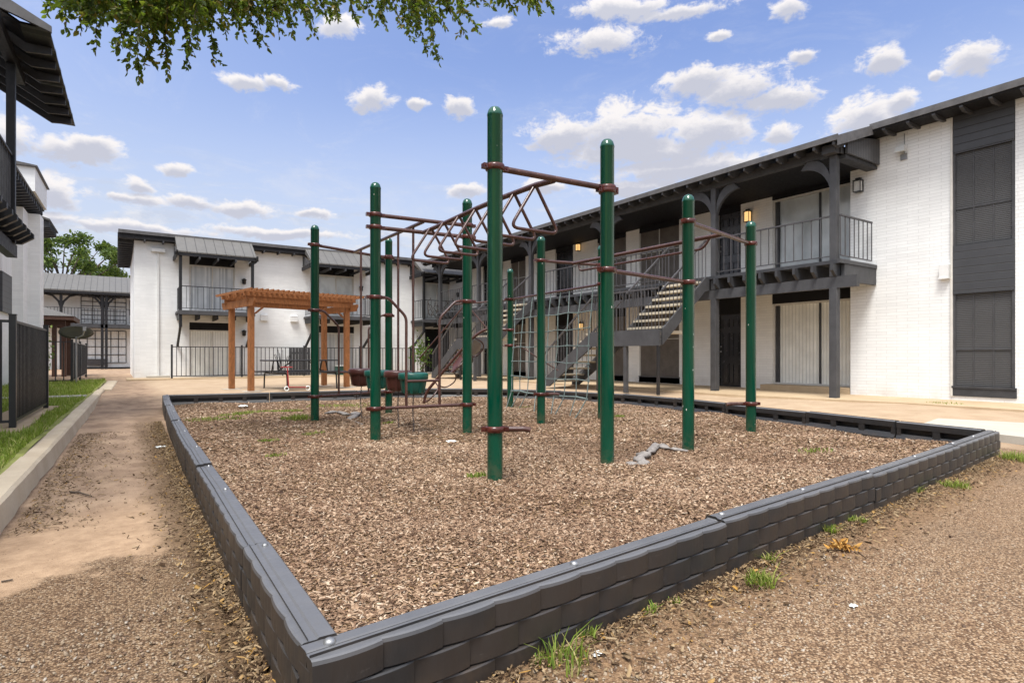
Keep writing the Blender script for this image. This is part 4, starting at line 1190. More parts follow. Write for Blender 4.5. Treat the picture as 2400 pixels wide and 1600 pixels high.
def bracket(y, sg):
    """curved knee brace in the plane of the posts"""
    m = MB(); n = 8; R0 = .62; inner = []
    for k in range(n+1):
        t = math.pi/2*k/n
        inner.append((DX, y + sg*(.07 + R0 - R0*math.cos(t)), 5.04 - R0 + R0*math.sin(t) - .10))
    # strip of quads keeps the concave outline clean
    out2 = [(DX-.04, y + sg*(.07 + max(0, (R0-.12) - (R0-.12)*math.cos(math.pi/2*k/n))), min(5.08, 5.04-R0 + (R0)*math.sin(math.pi/2*k/n) + .10*math.cos(math.pi/2*k/n) + .04)) for k in range(n+1)]
    in2 = [(q[0]-.04, q[1], q[2]) for q in inner]
    vs = in2 + out2 + [(v[0]+.08, v[1], v[2]) for v in in2] + [(v[0]+.08, v[1], v[2]) for v in out2]
    N = n+1; fs = []
    for k in range(n):
        fs += [(k, k+1, N+k+1, N+k), (2*N+k, 3*N+k, 3*N+k+1, 2*N+k+1), (k, 2*N+k, 2*N+k+1, k+1), (N+k, N+k+1, 3*N+k+1, 3*N+k)]
    fs += [(0, N, 3*N, 2*N), (n, 2*N+n, 3*N+n, N+n)]
    m.add(vs, fs); m.build('knee_brace', 'charcoal_light', bb)
for y in POSTY:
    if y > 7: bracket(y, -1)
    bracket(y, 1)
def railing(p, q, z0, name='railing', parent=bb, zt=.92, step=.125, mat='grey_metal', gap=.10, rr=.008, top=.045):
    p, q = Vector(p), Vector(q); d = q-p; L = d.length; d.normalize(); m = MB()
    m.beam(p + Vector((0, 0, z0+zt)), q + Vector((0, 0, z0+zt + (q.z-p.z)*0)), top, .03)
    m.beam(p + Vector((0, 0, z0+gap)), q + Vector((0, 0, z0+gap)), .025, .02)
    n = max(1, round(L/step))
    for i in range(n+1):
        b_ = p + d*(L*i/n); m.beam(b_ + Vector((0, 0, z0+gap)), b_ + Vector((0, 0, z0+zt)), rr*2, rr*2, d)
    return m.build(name, mat, parent)
railing((DX-.02, 6.35, 0), (DX-.02, 9.09, 0), ZF, step=.19)
railing((DX, YB0+.02, 0), (13.5, YB0+.02, 0), ZF, step=.19)
railing((DX-.02, 10.42, 0), (DX-.02, 12.96, 0), ZF, step=.19)
railing((DX-.02, 13.12, 0), (DX-.02, 16.5, 0), ZF, step=.19); railing((DX-.02, 17.75, 0), (DX-.02, 20.42, 0), ZF, step=.19); railing((DX-.02, 20.58, 0), (DX-.02, 23.8, 0), ZF, step=.19)
# roofs
m = MB(); m.box(DX-.06, DX+.06, YB0-.02, YB1+.1, 5.085, 5.27); m.build('eave_beam', 'charcoal_light', bb)
RSL = (5.80-5.34)/(13.1-11.8)
def zroof(x): return 5.34 + (x-11.8)*RSL
m = MB(); y0, y1 = 5.98, Y_END+.6
m.prism([(11.78, y0, zroof(11.78)-.0), (11.78, y0, zroof(11.78)-.03), (14.2, y0, zroof(14.2)-.03), (18, y0, zroof(18)-.05), (18, y0, zroof(18))], (0, y1-y0, 0)); m.build('roof', 'shingle', bb)
m = MB(); m.box(11.75, 11.778, y0, y1, zroof(11.8)-.10, zroof(11.8)+.012); m.build('fascia', 'fascia', bb)
m = MB(); m.prism([(12.26, y0+.2, 5.10), (12.26, y0+.2, 5.26), (14.3, y0+.2, 5.5), (14.3, y0+.2, 5.10)], (0, y1-y0-.3, 0)); 
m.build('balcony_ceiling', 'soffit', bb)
for i in range(48):
    y = 6.05 + i*.40
    if y > y1: break
    m = MB(); m.prism([(11.782, y, zroof(11.8)-.17), (11.782, y, zroof(11.8)-.035), (12.9, y, zroof(12.9)-.035), (12.9, y, zroof(12.9)-.20), (11.95, y, zroof(11.95)-.26)], (0, .05, 0)); m.build('rafter_tail', 'charcoal_light', bb)
# near wing roof with its own eave further back
m = MB(); y0b = -6.4
m.prism([(13.06, y0b, zroof(13.06)), (13.06, y0b, zroof(13.06)-.05), (18, y0b, zroof(18)-.05), (18, y0b, zroof(18))], (0, 5.978-y0b, 0)); m.build('roof', 'shingle', bb)
m = MB(); m.box(13.03, 13.058, y0b, 5.978, zroof(13.1)-.115, zroof(13.1)+.012); m.build('fascia', 'fascia', bb)
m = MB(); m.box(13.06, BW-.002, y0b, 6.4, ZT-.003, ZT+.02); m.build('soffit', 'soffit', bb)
for i in range(14):
    y = 5.70 - i*.445
    m = MB(); m.prism([(13.062, y, ZT-.035), (13.062, y, ZT-.006), (BW-.003, y, ZT-.006), (BW-.003, y, ZT-.05), (13.22, y, ZT-.085)], (0, .055, 0)); m.build('rafter_tail', 'charcoal_light', bb)
m = MB(); m.box(BW+.01, BW+.44, y0b, 6.6, ZT+.002, 5.93); m.build('frieze', 'charcoal', bb)
# end of the balcony roof: beam end, rake board, louvred infill
m = MB(); m.prism([(DX+.02, 6.02, 5.08), (BW-.03, 6.02, 5.08), (BW-.03, 6.02, 5.62), (DX+.02, 6.02, zroof(DX)-.08)], (0, .05, 0)); m.build('gable_infill', 'louvre', bb)
m = MB(); m.prism([(11.74, 5.93, zroof(11.74)-.20), (11.74, 5.93, zroof(11.74)-.01), (13.10, 5.93, zroof(13.10)-.01), (13.10, 5.93, zroof(13.1)-.20)], (0, .05, 0)); m.build('rake_board', 'fascia', bb)
m = MB(); m.box(11.95, DX+.10, 6.14, 6.40, 5.085, 5.25); m.build('beam_end', 'charcoal_light', bb)
m = MB(); m.box(DX+.06, BW, 6.08, 6.3, 5.0, 5.075); m.build('soffit', 'charcoal', bb)

# ================================================================ STAIRCASES
def staircase(dy, label):
    org = (10.3, 13.6+dy, .1)
    st = thing('outdoor_staircase', label, 'staircase', org, 'steel stairs up to the balconies')
    Z0 = .105; ZL = 1.60
    ya, yb = 13.6+dy, 11.58+dy
    def stringer(x, mat='charcoal_light'):
        m = MB(); m.prism([(x, ya+.05, Z0), (x, ya-.22, Z0), (x, yb, ZL-.40), (x, yb, ZL), (x, ya+.05, Z0+.18)], (.05, 0, 0)); m.build('stringer', mat, st)
    stringer(10.30); stringer(11.38)
    n = 8
    for i in range(n):
        z = Z0 + (ZL-Z0)*(i+1)/n - .02; y = ya - (ya-yb)*(i+.5)/n
        m = MB(); m.box(10.352, 11.378, y-.14, y+.13, z-.05, z); m.build('tread', 'tread', st)
    # landing
    m = MB(); m.box(10.36, 11.43, 9.36+dy, yb-.0, ZL-.09, ZL-.02); m.build('landing', 'tread', st)
    m = MB(); m.box(10.30, 10.355, 9.25+dy, yb-.002, ZL-.38, ZL); m.box(10.357, 11.43, yb-.05, yb-.002, ZL-.38, ZL-.095); m.build('landing_frame', 'charcoal_light', st)
    for y, r in ((11.35, .028), (10.36, .045), (9.31, .028)):
        m = MB(); m.box(10.31-.001, 10.31+2*r, y+dy-r, y+dy+r, .08, ZL-.382); m.build('landing_post', 'charcoal_light' if r > .03 else 'black_metal', st)
    # upper flight, towards the balcony
    x0, x1 = 10.42, 11.98; z1 = ZF-.02
    for y in (9.25+dy, 10.40+dy):
        m = MB(); m.prism([(x0, y, ZL-.36), (x0, y, ZL), (x1, y, z1+.0), (x1+.12, y, z1), (x1+.12, y, z1-.32), (x1-.05, y, z1-.36)], (0, .05, 0)); m.build('stringer', 'charcoal_light', st)
    for i in range(7):
        x = x0 + .14 + (x1-x0-.05)*i/7; z = ZL + (z1-ZL)*(i+.35)/7
        m = MB(); m.box(x-.13, x+.14, 9.302+dy, 10.398+dy, z-.045, z+.01); m.build('tread', 'tread', st)
    def slope_rail(p, q, h=.86, step=.13, low=.12):
        p, q = Vector(p), Vector(q); d = q-p; m = MB(); m.beam(p + Vector((0, 0, h)), q + Vector((0, 0, h)), .04, .04)
        n_ = max(2, round(Vector((d.x, d.y, 0)).length/step))
        for i in range(n_+1):
            c = p + d*(i/n_); m.beam(c, c + Vector((0, 0, h)), .014, .014, (1, 0, 0))
        m.build('handrail', 'grey_metal', st)
    slope_rail((10.32, ya, Z0+.05), (10.32, yb, ZL), .88); slope_rail((11.40, ya, Z0+.05), (11.40, yb, ZL), .88, .2)
    slope_rail((10.32, yb, ZL), (10.32, 9.28+dy, ZL), .95, .105)
    slope_rail((x0, 9.27+dy, ZL), (x1, 9.27+dy, z1), .9); slope_rail((x0, 10.42+dy, ZL), (x1, 10.42+dy, z1), .9)
staircase(0, 'grey steel stairs with pale treads and landing, between the green posts and brown screened window')
staircase(7.3, 'further grey stairs half hidden behind the climber, past the first staircase')

# ================================================================ MIDDLE APARTMENT BLOCK, behind the pergola
cb = thing('apartment_block', 'white two-storey block with ribbed metal awnings behind the pergola', 'apartment building', (.55, 26.3, .14))
CY = 26.3; CX0, CX1 = .56, 15.5; CZ = 5.34
def c_open(ops):
    xs = sorted({CX0, CX1, *[o[0] for o in ops], *[o[1] for o in ops]}); m = MB()
    for a_, b_ in zip(xs[:-1], xs[1:]):
        z = -.1
        for (p, q) in sorted([(o[2], o[3]) for o in ops if o[0] <= a_+1e-6 and o[1] >= b_-1e-6]):
            if p > z: m.box(a_, b_, CY, CY+.25, z, p)
            z = q
        if z < CZ+.2: m.box(a_, b_, CY, CY+.25, z, CZ+.2)
    m.build('wall', 'white_wall', cb)
WN = [(2.39, 4.03), (7.40, 9.02), (12.58, 13.95)]
c_open([(a_, b_, 2.66, 4.98) for a_, b_ in WN] + [(a_, b_, .16, 2.30) for a_, b_ in WN])
m = MB(); m.box(CX0+.01, CX0+.25, CY+.251, CY+8, -.1, CZ+.2); m.box(CX0+.251, CX1, CY+.6, CY+8, -.1, CZ+.19); m.build('side_wall', 'white_wall', cb)
def c_glass(a_, b_, z0, z1, zh, mat):
    m = MB(); m.box(a_, b_, CY+.02, CY+.2, z1, zh); m.build('header_panel', 'dark_void', cb)
    m = MB(); w_ = .05
    for x0, x1, p, q in ((a_, a_+w_, z0, z1), (b_-w_, b_, z0, z1), (a_+w_, b_-w_, z1-w_, z1), (a_+w_, b_-w_, z0, z0+w_), ((a_+b_)/2-.02, (a_+b_)/2+.02, z0+w_, z1-w_)): m.box(x0, x1, CY+.05, CY+.12, p, q)
    f_ = m.build('patio_door', 'white_frame', cb)
    m = MB(); m.box(a_+w_, b_-w_, CY+.09, CY+.10, z0+w_, z1-w_); m.build('pane', mat, f_)
c_glass(*WN[0], 2.66, 4.58, 4.98, 'folds'); c_glass(*WN[0], .16, 2.0, 2.30, 'curtain')
c_glass(*WN[1], 2.66, 4.58, 4.98, 'glass_light'); c_glass(*WN[1], .16, 2.0, 2.30, 'folds')
c_glass(*WN[2], 2.66, 4.58, 4.98, 'glass_light')
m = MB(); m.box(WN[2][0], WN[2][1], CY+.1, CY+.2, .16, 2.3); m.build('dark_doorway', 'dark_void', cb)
def c_lamp(x, z, lit=False):
    m = MB(); m.lathe([(0, -.12), (.07, -.10), (.08, .06), (.11, .075), (.03, .13), (0, .14)], (x, CY-.12, z), 10); m.box(x-.03, x+.03, CY-.10, CY, z+.02, z+.07); m.build('wall_lamp', 'black_metal', cb)
c_lamp(4.36, 4.02); c_lamp(4.36, 1.9); c_lamp(14.35, 4.05); c_lamp(9.32, 4.05)
for x in (5.14, 6.35):
    m = MB(); m.box(x-.14, x+.14, CY-.14, CY, 2.44, 2.66); m.prism([(x-.15, CY-.15, 2.66), (x+.15, CY-.15, 2.66), (x+.12, CY, 2.72), (x-.12, CY, 2.72)], (0, 0, .01)); m.build('vent_cover', 'vent_white', cb)
m = MB(); m.box(1.30, 1.36, CY-.06, CY, .2, 4.95); m.box(1.10, 1.56, CY-.16, CY, 4.95, 5.07); m.build('downpipe', 'vent_white', cb)
m = MB(); m.box(.95, 1.7, CY-.35, CY-.002, .08, .22); m.build('foot_block', 'pale_slab', cb, bevel=.02)
# roof with low pitch and black rafter soffit, long eave at the left end
m = MB(); z = 5.62
m.prism([(CX0-.5, CY-.42, z), (CX0-.5, CY-.42, z-.09), (CX0-.5, CY+4, z+.52), (CX0-.5, CY+8.4, z-.09), (CX0-.5, CY+8.4, z), (CX0-.5, CY+4, z+.62)], (CX1-CX0+.5, 0, 0)); m.build('roof', 'shingle', cb)
m = MB(); m.box(CX0-.5, CX1, CY-.45, CY-.425, z-.12, z+.005); m.build('fascia', 'fascia', cb)
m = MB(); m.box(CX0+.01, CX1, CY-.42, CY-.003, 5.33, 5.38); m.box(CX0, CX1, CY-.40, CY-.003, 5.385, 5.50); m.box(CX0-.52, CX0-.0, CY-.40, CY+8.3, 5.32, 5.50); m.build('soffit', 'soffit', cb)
for i in range(14):
    m = MB(); m.box(CX0-.51, CX0-.01, CY+.1+i*.58, CY+.17+i*.58, 5.22, 5.318); m.build('rafter_tail', 'charcoal', cb)
for i in range(24):
    x = CX0 + .3 + i*.6
    m = MB(); m.box(x, x+.05, CY-.43, CY-.004, 5.26, 5.328); m.build('rafter_tail', 'charcoal', cb)
def c_balcony(x0, x1, left_post=True, right_post=True, posts_down=False):
    yb = 25.0
    m = MB(); m.prism([(x0-.12, CY-.1, 5.56), (x0-.12, CY-.44, 5.56), (x0-.12, yb-.16, 4.86), (x0-.12, yb-.16, 4.82), (x0-.12, CY-.1, 5.50)], (x1-x0+.24, 0, 0)); m.build('metal_awning', 'metal_roof', cb)
    m = MB()
    for x in (x0-.12, x1+.10):
        m.prism([(x, CY-.002, 5.32), (x, CY-.002, 4.86), (x, yb-.10, 4.84)], (.02, 0, 0))
    m.build('awning_side', 'louvre', cb)
    m = MB(); m.box(x0-.2, x1+.2, yb-.14, yb-.04, 4.70, 4.815); m.build('awning_beam', 'black', cb)
    for sx in (x0-.16, x1+.10):
        m = MB(); m.prism([(sx, yb-.34, 4.86), (sx, yb-.34, 4.80), (sx, yb-.02, 4.66), (sx, CY-.01, 4.66), (sx, CY-.01, 4.80)], (.06, 0, 0)); m.build('outrigger', 'black', cb)
    n = max(2, int((x1-x0)/.55))
    for i in range(1, n):
        x = x0 + (x1-x0)*i/n; m = MB(); m.box(x-.025, x+.025, yb-.20, CY-.01, 4.60, 4.698); m.build('rafter_tail', 'charcoal', cb)
    m = MB(); m.box(x0-.08, x1+.08, yb-.1, CY-.002, 2.58, 2.66); m.box(x0-.08, x1+.08, yb-.12, yb-.102, 2.52, 2.67); m.build('balcony_deck', 'charcoal_light', cb)
    for i in range(n+1):
        x = x0 + (x1-x0)*i/n; m = MB(); m.box(x-.025, x+.025, yb-.02, CY-.01, 2.36, 2.578); m.build('joist', 'black', cb)
    for x, on in ((x0, left_post), (x1, right_post)):
        if not on: continue
        m = MB(); m.box(x-.05, x+.05, yb-.05, yb+.05, 2.05, 4.70); m.build('balcony_post', 'black', cb)
        m = MB(); m.beam((x, yb, 2.1), (x, CY-.01, 1.35), .08, .08, (1, 0, 0)); m.build('knee_brace', 'black', cb)
    r = railing((x0, yb, 0), (x1, yb, 0), 2.66, parent=cb, step=.19, mat='black_metal', zt=.92, top=.035)
    railing((x0, yb, 0), (x0, CY, 0), 2.66, parent=cb, step=.19, mat='black_metal', top=.03); railing((x1, yb, 0), (x1, CY, 0), 2.66, parent=cb, step=.19, mat='black_metal', top=.03)
c_balcony(1.98, 4.47); c_balcony(6.85, 9.45); c_balcony(11.9, 14.2)
# tangled dry vine on the third balcony rail
vn = thing('dead_vine', 'tangled bare vine on the balcony rail above the dark doorway', 'vine', (12.0, 24.95, 2.7))
rng = random.Random(12); m = MB()
for i in range(26):
    p = Vector((12.1 + rng.random()*1.3, 24.9, 2.72 + rng.random()*.2)); pts = [p]
    for k in range(6):
        p = p + Vector((rng.uniform(-.22, .22), rng.uniform(-.05, .05), rng.uniform(-.05, .24))); p.z = min(p.z, 3.7); p.x = max(12.05, min(13.5, p.x)); pts.append(p)
    m.tube(pts, .014, 5)
m.build('stems', 'bark', vn)

# ================================================================ FENCES
def picket_fence(name, label, pts, zt, zb, step, z0f=None, group=None, frame=None, sec=None, posts_at=None, pr=.011, mat='black_metal'):
    root = thing(name, label, 'fence', (pts[0][0], pts[0][1], zb), group, rot=frame or 0)
    for k in range(len(pts)-1):
        p, q = Vector((*pts[k], 0)), Vector((*pts[k+1], 0)); d = q-p; L = d.length; d.normalize(); m = MB()
        ns = max(1, round(L/2.4)) if sec is None else sec
        m.beam(p + Vector((0, 0, zt-.02)), q + Vector((0, 0, zt-.02)), .03, .03); m.beam(p + Vector((0, 0, zb+.09)), q + Vector((0, 0, zb+.09)), .03, .03)
        n = round(L/step)
        for i in range(1, n):
            b_ = p + d*(L*i/n); m.beam(b_ + Vector((0, 0, zb+.09)), b_ + Vector((0, 0, zt-.02)), pr*2, pr*2, d)
        m.build('picket_panel', mat, root)
        for i in range(ns+1):
            if k and i == 0: continue
            b_ = p + d*(L*i/ns); mp = MB(); mp.box(b_.x-.032, b_.x+.032, b_.y-.032, b_.y+.032, zb-.15, zt+.05); mp.box(b_.x-.036, b_.x+.036, b_.y-.036, b_.y+.036, zt+.05, zt+.062)
            mp.build('post', mat, root)
    return root
picket_fence('metal_fence', 'long black picket fence in front of the white patios behind the pergola', [(1.70, 25.0), (13.6, 25.0)], 1.33, .13, .155, sec=5)
LF = LR
fa = picket_fence('metal_fence', 'near black picket fence panel on the left lawn, tall post in front', [(-2.9, 8.78), (-1.19, 8.78), (-1.19, 11.75)], 1.41, .15, .105, frame=LF, sec=1, pr=.0125, group='left lawn fences')
fb = picket_fence('metal_fence', 'further black picket fence on the left lawn, with the grey dish above it', [(-4.6, 22.2), (-1.62, 22.1), (-1.72, 29.8)], 1.42, .15, .2, frame=LF, sec=2, pr=.0125, group='left lawn fences')

# satellite dish
ds = thing('satellite_dish', 'dark grey satellite dish seen from below above the far left fence', 'satellite dish', (-1.55, 21.9, .15), rot=LF)
m = MB(); m.tube([(-1.50, 21.9, .15), (-1.50, 21.9, 1.55)], .025, 8); m.build('mast', 'silver', ds)
m = MB(); R_ = .43; n = 28; vs = []
def dishp(r, a):
    u, v = r*math.cos(a), r*math.sin(a)*.95; w_ = .22*(r*r) - .03
    t_ = R(62)       # tilted well back
    return Vector((-1.50 + u, 21.86 - v*math.cos(t_)*1.0 - w_*math.sin(t_), 1.69 + v*math.sin(R(28))*.98 - w_*math.cos(t_)))
for rr_ in (.0001, .15, .3, .43): vs += [dishp(rr_, 2*math.pi*k/n) for k in range(n)]
nv = len(vs); vs += [v + Vector((0, .004, -.012)) for v in vs]
fs = []
for i in range(3):
    for k in range(n):
        l = (k+1) % n; fs.append((i*n+k, i*n+l, (i+1)*n+l, (i+1)*n+k)); fs.append((nv+i*n+k, nv+(i+1)*n+k, nv+(i+1)*n+l, nv+i*n+l))
for k in range(n): fs.append((3*n+k, 3*n+(k+1) % n, nv+3*n+(k+1) % n, nv+3*n+k))
m.add(vs, fs, True); m.build('dish', 'dish', ds)
m = MB(); m.tube([(-1.50, 21.86, 1.5), (-1.32, 21.6, 1.60), (-1.28, 21.55, 1.74)], .02, 8); m.box(-1.32, -1.24, 21.5, 21.6, 1.72, 1.84); m.build('feed_arm', 'silver', ds)

# brown gazebo
gb = thing('gazebo', 'small brown gazebo behind the far left fence', 'gazebo', (-3.4, 33.4, .12), rot=LF)
gc = (-3.8, 31.6)
m = MB(); ex, ey = 1.68, 1.6; zt_ = 2.60
m.add([(gc[0]-ex, gc[1]-ey, zt_), (gc[0]+ex, gc[1]-ey, zt_), (gc[0]+ex, gc[1]+ey, zt_), (gc[0]-ex, gc[1]+ey, zt_), (gc[0], gc[1], zt_+.62)], [(0, 1, 4), (1, 2, 4), (2, 3, 4), (3, 0, 4), (3, 2, 1, 0)]); m.build('roof', 'shingle', gb)
m = MB()
for (x0, x1, y0, y1) in ((gc[0]-ex+.02, gc[0]+ex-.02, gc[1]-ey+.02, gc[1]-ey+.06), (gc[0]-ex+.02, gc[0]+ex-.02, gc[1]+ey-.06, gc[1]+ey-.02), (gc[0]+ex-.06, gc[0]+ex-.02, gc[1]-ey+.06, gc[1]+ey-.06), (gc[0]-ex+.02, gc[0]-ex+.06, gc[1]-ey+.06, gc[1]+ey-.06)): m.box(x0, x1, y0, y1, zt_-.16, zt_-.003)
m.build('fascia', 'brown_wood', gb)
m = MB(); m.box(gc[0]-1.35, gc[0]+1.35, gc[1]-1.15, gc[1]-1.0, 2.2, 2.43); m.box(gc[0]-1.35, gc[0]+1.35, gc[1]+1.0, gc[1]+1.15, 2.2, 2.43); m.build('header_beam', 'brown_wood', gb)
for dx, dy_ in ((-1.3, -1.07), (.98, -1.07), (-1.3, 1.07), (1.3, 1.07), (1.3, -1.07)):
    m = MB(); m.box(gc[0]+dx-.08, gc[0]+dx+.08, gc[1]+dy_-.08, gc[1]+dy_+.08, .1, 2.2); m.build('post', 'brown_wood', gb)

# ================================================================ FAR BLOCK at the end of the passage
db = thing('apartment_block', 'far white block with a long ribbed metal roof at the end of the left path', 'apartment building', (-3, 46, .1))
DY = 46.0
m = MB(); m.box(-16, 8, DY+1.4, DY+9, -.2, 5.3); m.build('wall', 'white_wall', db)
m = MB(); m.prism([(-17, DY-.35, 5.08), (-17, DY-.35, 5.0), (-17, DY+3.0, 6.28), (-17, DY+3.0, 6.40)], (26, 0, 0)); m.build('metal_roof', 'metal_roof', db)
m = MB(); m.box(-17, 9, DY-.36, DY+1.39, 4.85, 4.99); m.build('soffit', 'soffit', db)
m = MB(); m.box(-16, 8, DY-.1, DY+1.39, 2.75, 2.98); m.build('balcony_deck', 'charcoal', db)
for x in (-7.2, -2.75, .0, .22, -11):
    x += -.75 if x != -2.75 else -.1
    m = MB(); m.box(x-.075, x+.075, DY-.1, DY+.05, .05, 4.85); m.build('balcony_post', 'black', db)
    for sg in (-1, 1):
        m = MB(); m.tube([(x, DY, 3.95), (x+sg*.12, DY, 4.35), (x+sg*.42, DY, 4.70), (x+sg*.9, DY, 4.84)], .07, 6); m.build('knee_brace', 'black', db)
railing((-12, DY-.05, 0), (8, DY-.05, 0), 2.98, parent=db, step=.17, mat='black_metal', zt=1.0, rr=.012)
def gridwin(x0, x1, z0, z1, nx, nz):
    m = MB(); m.box(x0, x1, DY+1.36, DY+1.395, z0, z1); p = m.build('window', 'cover_white', db); m = MB()
    for i in range(nx+1): x = x0+(x1-x0)*i/nx; m.box(x-.02, x+.02, DY+1.32, DY+1.355, z0, z1)
    for i in range(nz+1): z = z0+(z1-z0)*i/nz; m.box(x0, x1, DY+1.30, DY+1.318, z-.02, z+.02)
    m.build('window_bars', 'charcoal_light', p)
gridwin(-1.9, .55, 3.05, 4.80, 4, 6); gridwin(-2.0, .55, .5, 2.6, 6, 4)
m = MB(); m.box(-6.1, -5.1, DY+1.36, DY+1.39, 3.0, 4.85); m.build('door', 'door_black', db)
m = MB(); m.box(-1.75, -.55, DY+1.1, DY+1.29, .35, .75); m.build('air_conditioner', 'grey_metal', db)
m = MB(); m.box(-2.0, .9, DY+1.0, DY+1.3, .0, .2); m.build('step', 'black', db)
m = MB(); m.box(.75, 1.6, DY+1.34, DY+1.39, 3.7, 4.7); m.build('window_screen', 'grey_metal', db)

# ================================================================ LEFT APARTMENT BLOCK (own frame: q across, p along)
ab = thing('apartment_block', 'white block on the left with black corrugated balcony awning', 'apartment building', (-3.0, 14.0, .1), rot=LF)
m = MB(); m.box(-11, -3.0, 2, 22.0, -.2, 5.3); m.box(-11, -2.75, 22.0, 22.9, -.2, 5.3); m.box(-11, -2.46, 22.9, 23.7, -.2, 5.30); m.build('wall', 'white_wall', ab)
m = MB(); m.box(-11, -3.4, 23.7, 27.9, -.2, 5.3); m.build('wall', 'white_wall', ab)
m = MB(); m.prism([(-2.45, 2.5, 5.56), (-2.45, 2.5, 5.62), (-7, 2.5, 7.0), (-11.3, 2.5, 5.7), (-11.3, 2.5, 5.6), (-7, 2.5, 6.85)], (0, 24.9-3.6, 0)); m.build('roof', 'shingle', ab)
m = MB(); m.prism([(-2.45, 25.2, 5.56), (-2.45, 25.2, 5.62), (-7, 25.2, 7.0), (-11.3, 25.2, 5.7), (-11.3, 25.2, 5.6), (-7, 25.2, 6.85)], (0, 2.6, 0)); m.build('roof', 'shingle', ab)
for i in range(26):
    p = 14.9 + i*.345
    m = MB(); m.prism([(-2.47, p, 5.40), (-2.47, p, 5.55), (-3.0, p, 5.70), (-3.0, p, 5.30)], (0, .08, 0)); m.build('rafter_tail', 'charcoal', ab)
m = MB(); m.box(-2.99, -2.5, 14, 23.8, 5.56, 5.60); m.build('soffit', 'dark_void', ab)
for i in range(7):
    p = 25.3 + i*.345
    m = MB(); m.prism([(-2.47, p, 5.36), (-2.47, p, 5.55), (-3.0, p, 5.70), (-3.0, p, 5.26)], (0, .08, 0)); m.build('rafter_tail', 'charcoal', ab)
# parapet box standing above the eave
m = MB(); m.box(-3.7, -2.40, 21.3, 23.9, 5.64, 6.32); m.build('parapet', 'white_wall', ab)
m = MB(); m.prism([(-3.8, 21.2, 6.322), (-2.34, 21.2, 6.322), (-2.34, 21.2, 6.36), (-3.8, 21.2, 6.52)], (0, 2.8, 0)); m.build('parapet_cap', 'fascia', ab)
# siding and windows
m = MB(); m.box(-3.0+.001, -2.93, 20.1, 21.5, 2.15, 3.2); m.build('siding_panel', 'siding', ab)
m = MB(); m.box(-2.999, -2.95, 20.1, 21.45, 3.21, 5.0); m.build('window', 'cover_white', ab)
# balcony with corrugated canopy
QE, P0_, P1_ = -.96, 9.9, 13.8
m = MB(); prof = []
nq = 14
def cz(q): return 5.30 if q > -1.27 else 5.30 + (-1.27-q)*.60
ys = [P0_ + (P1_-P0_)*i/48 for i in range(49)]
vs = []; qs = [QE, -1.27, -1.7, -2.0, -2.6, -3.2]
for th in (0.0, .03):
    for i, y in enumerate(ys):
        wv = .022*(1 if (i % 8) in (0, 1) else 0)
        for q in qs: vs.append((q, y, cz(q) + th + wv))
k = len(qs); n1_ = len(ys)*k; fs = []
for i in range(len(ys)-1):
    for j in range(k-1):
        fs += [(i*k+j, i*k+j+1, (i+1)*k+j+1, (i+1)*k+j), (n1_+i*k+j, n1_+(i+1)*k+j, n1_+(i+1)*k+j+1, n1_+i*k+j+1)]
for i in range(len(ys)-1): fs.append((i*k, (i+1)*k, n1_+(i+1)*k, n1_+i*k))
m.add(vs, fs); m.build('metal_awning', 'black_metal', ab)
for i in range(1, 8):
    y = P0_ + (P1_-P0_)*i/8
    m = MB(); m.prism([(QE-.03, y, cz(QE)-.005), (QE-.03, y, cz(QE)-.10), (QE-.31, y, cz(QE-.31)-.13), (-2.0, y, cz(-2.0)-.13), (-3.0, y, cz(-3.0)-.13), (-3.0, y, cz(-3.0)-.005), (-2.0, y, cz(-2.0)-.005), (-1.27, y, cz(-1.27)-.005)], (0, .045, 0)); m.build('rafter', 'charcoal', ab)
m = MB(); m.prism([(QE+.02, P0_-.05, cz(QE)-.02), (QE+.02, P0_-.05, cz(QE)+.06), (-3.2, P0_-.05, cz(-3.2)+.07), (-3.2, P0_-.05, cz(-3.2)-.10), (-2.0, P0_-.05, cz(-2.0)-.12)], (0, .05, 0)); m.build('rake_board', 'fascia', ab)
m = MB(); m.box(-1.56, -1.44, 8.0, 11.7, 5.16, 5.32); m.build('awning_beam', 'black', ab)
m = MB(); m.box(-1.55, -1.45, 10.88, 10.98, 2.6, 5.16); m.build('balcony_post', 'black', ab)
m = MB(); m.box(-3.0+.001, -1.42, 6.5, 11.3, 2.86, 2.93); m.build('balcony_deck', 'black', ab)
for i in range(9):
    p = 11.2 - i*.36
    m = MB(); m.prism([(-1.28, p, 2.80), (-1.28, p, 2.74), (-1.42, p, 2.64), (-2.99, p, 2.64), (-2.99, p, 2.855), (-1.34, p, 2.855)], (0, .09, 0)); m.build('joist', 'black', ab)
m = MB(); m.box(-1.60, -1.48, 6.5, 11.3, 2.44, 2.62); m.build('balcony_beam', 'black', ab)
railing((-1.5, 6.5, 0), (-1.5, 10.86, 0), 2.93, parent=ab, step=.13, mat='charcoal_light'); railing((-1.58, 10.93, 0), (-2.98, 10.93, 0), 2.93, parent=ab, step=.13, mat='charcoal_light')

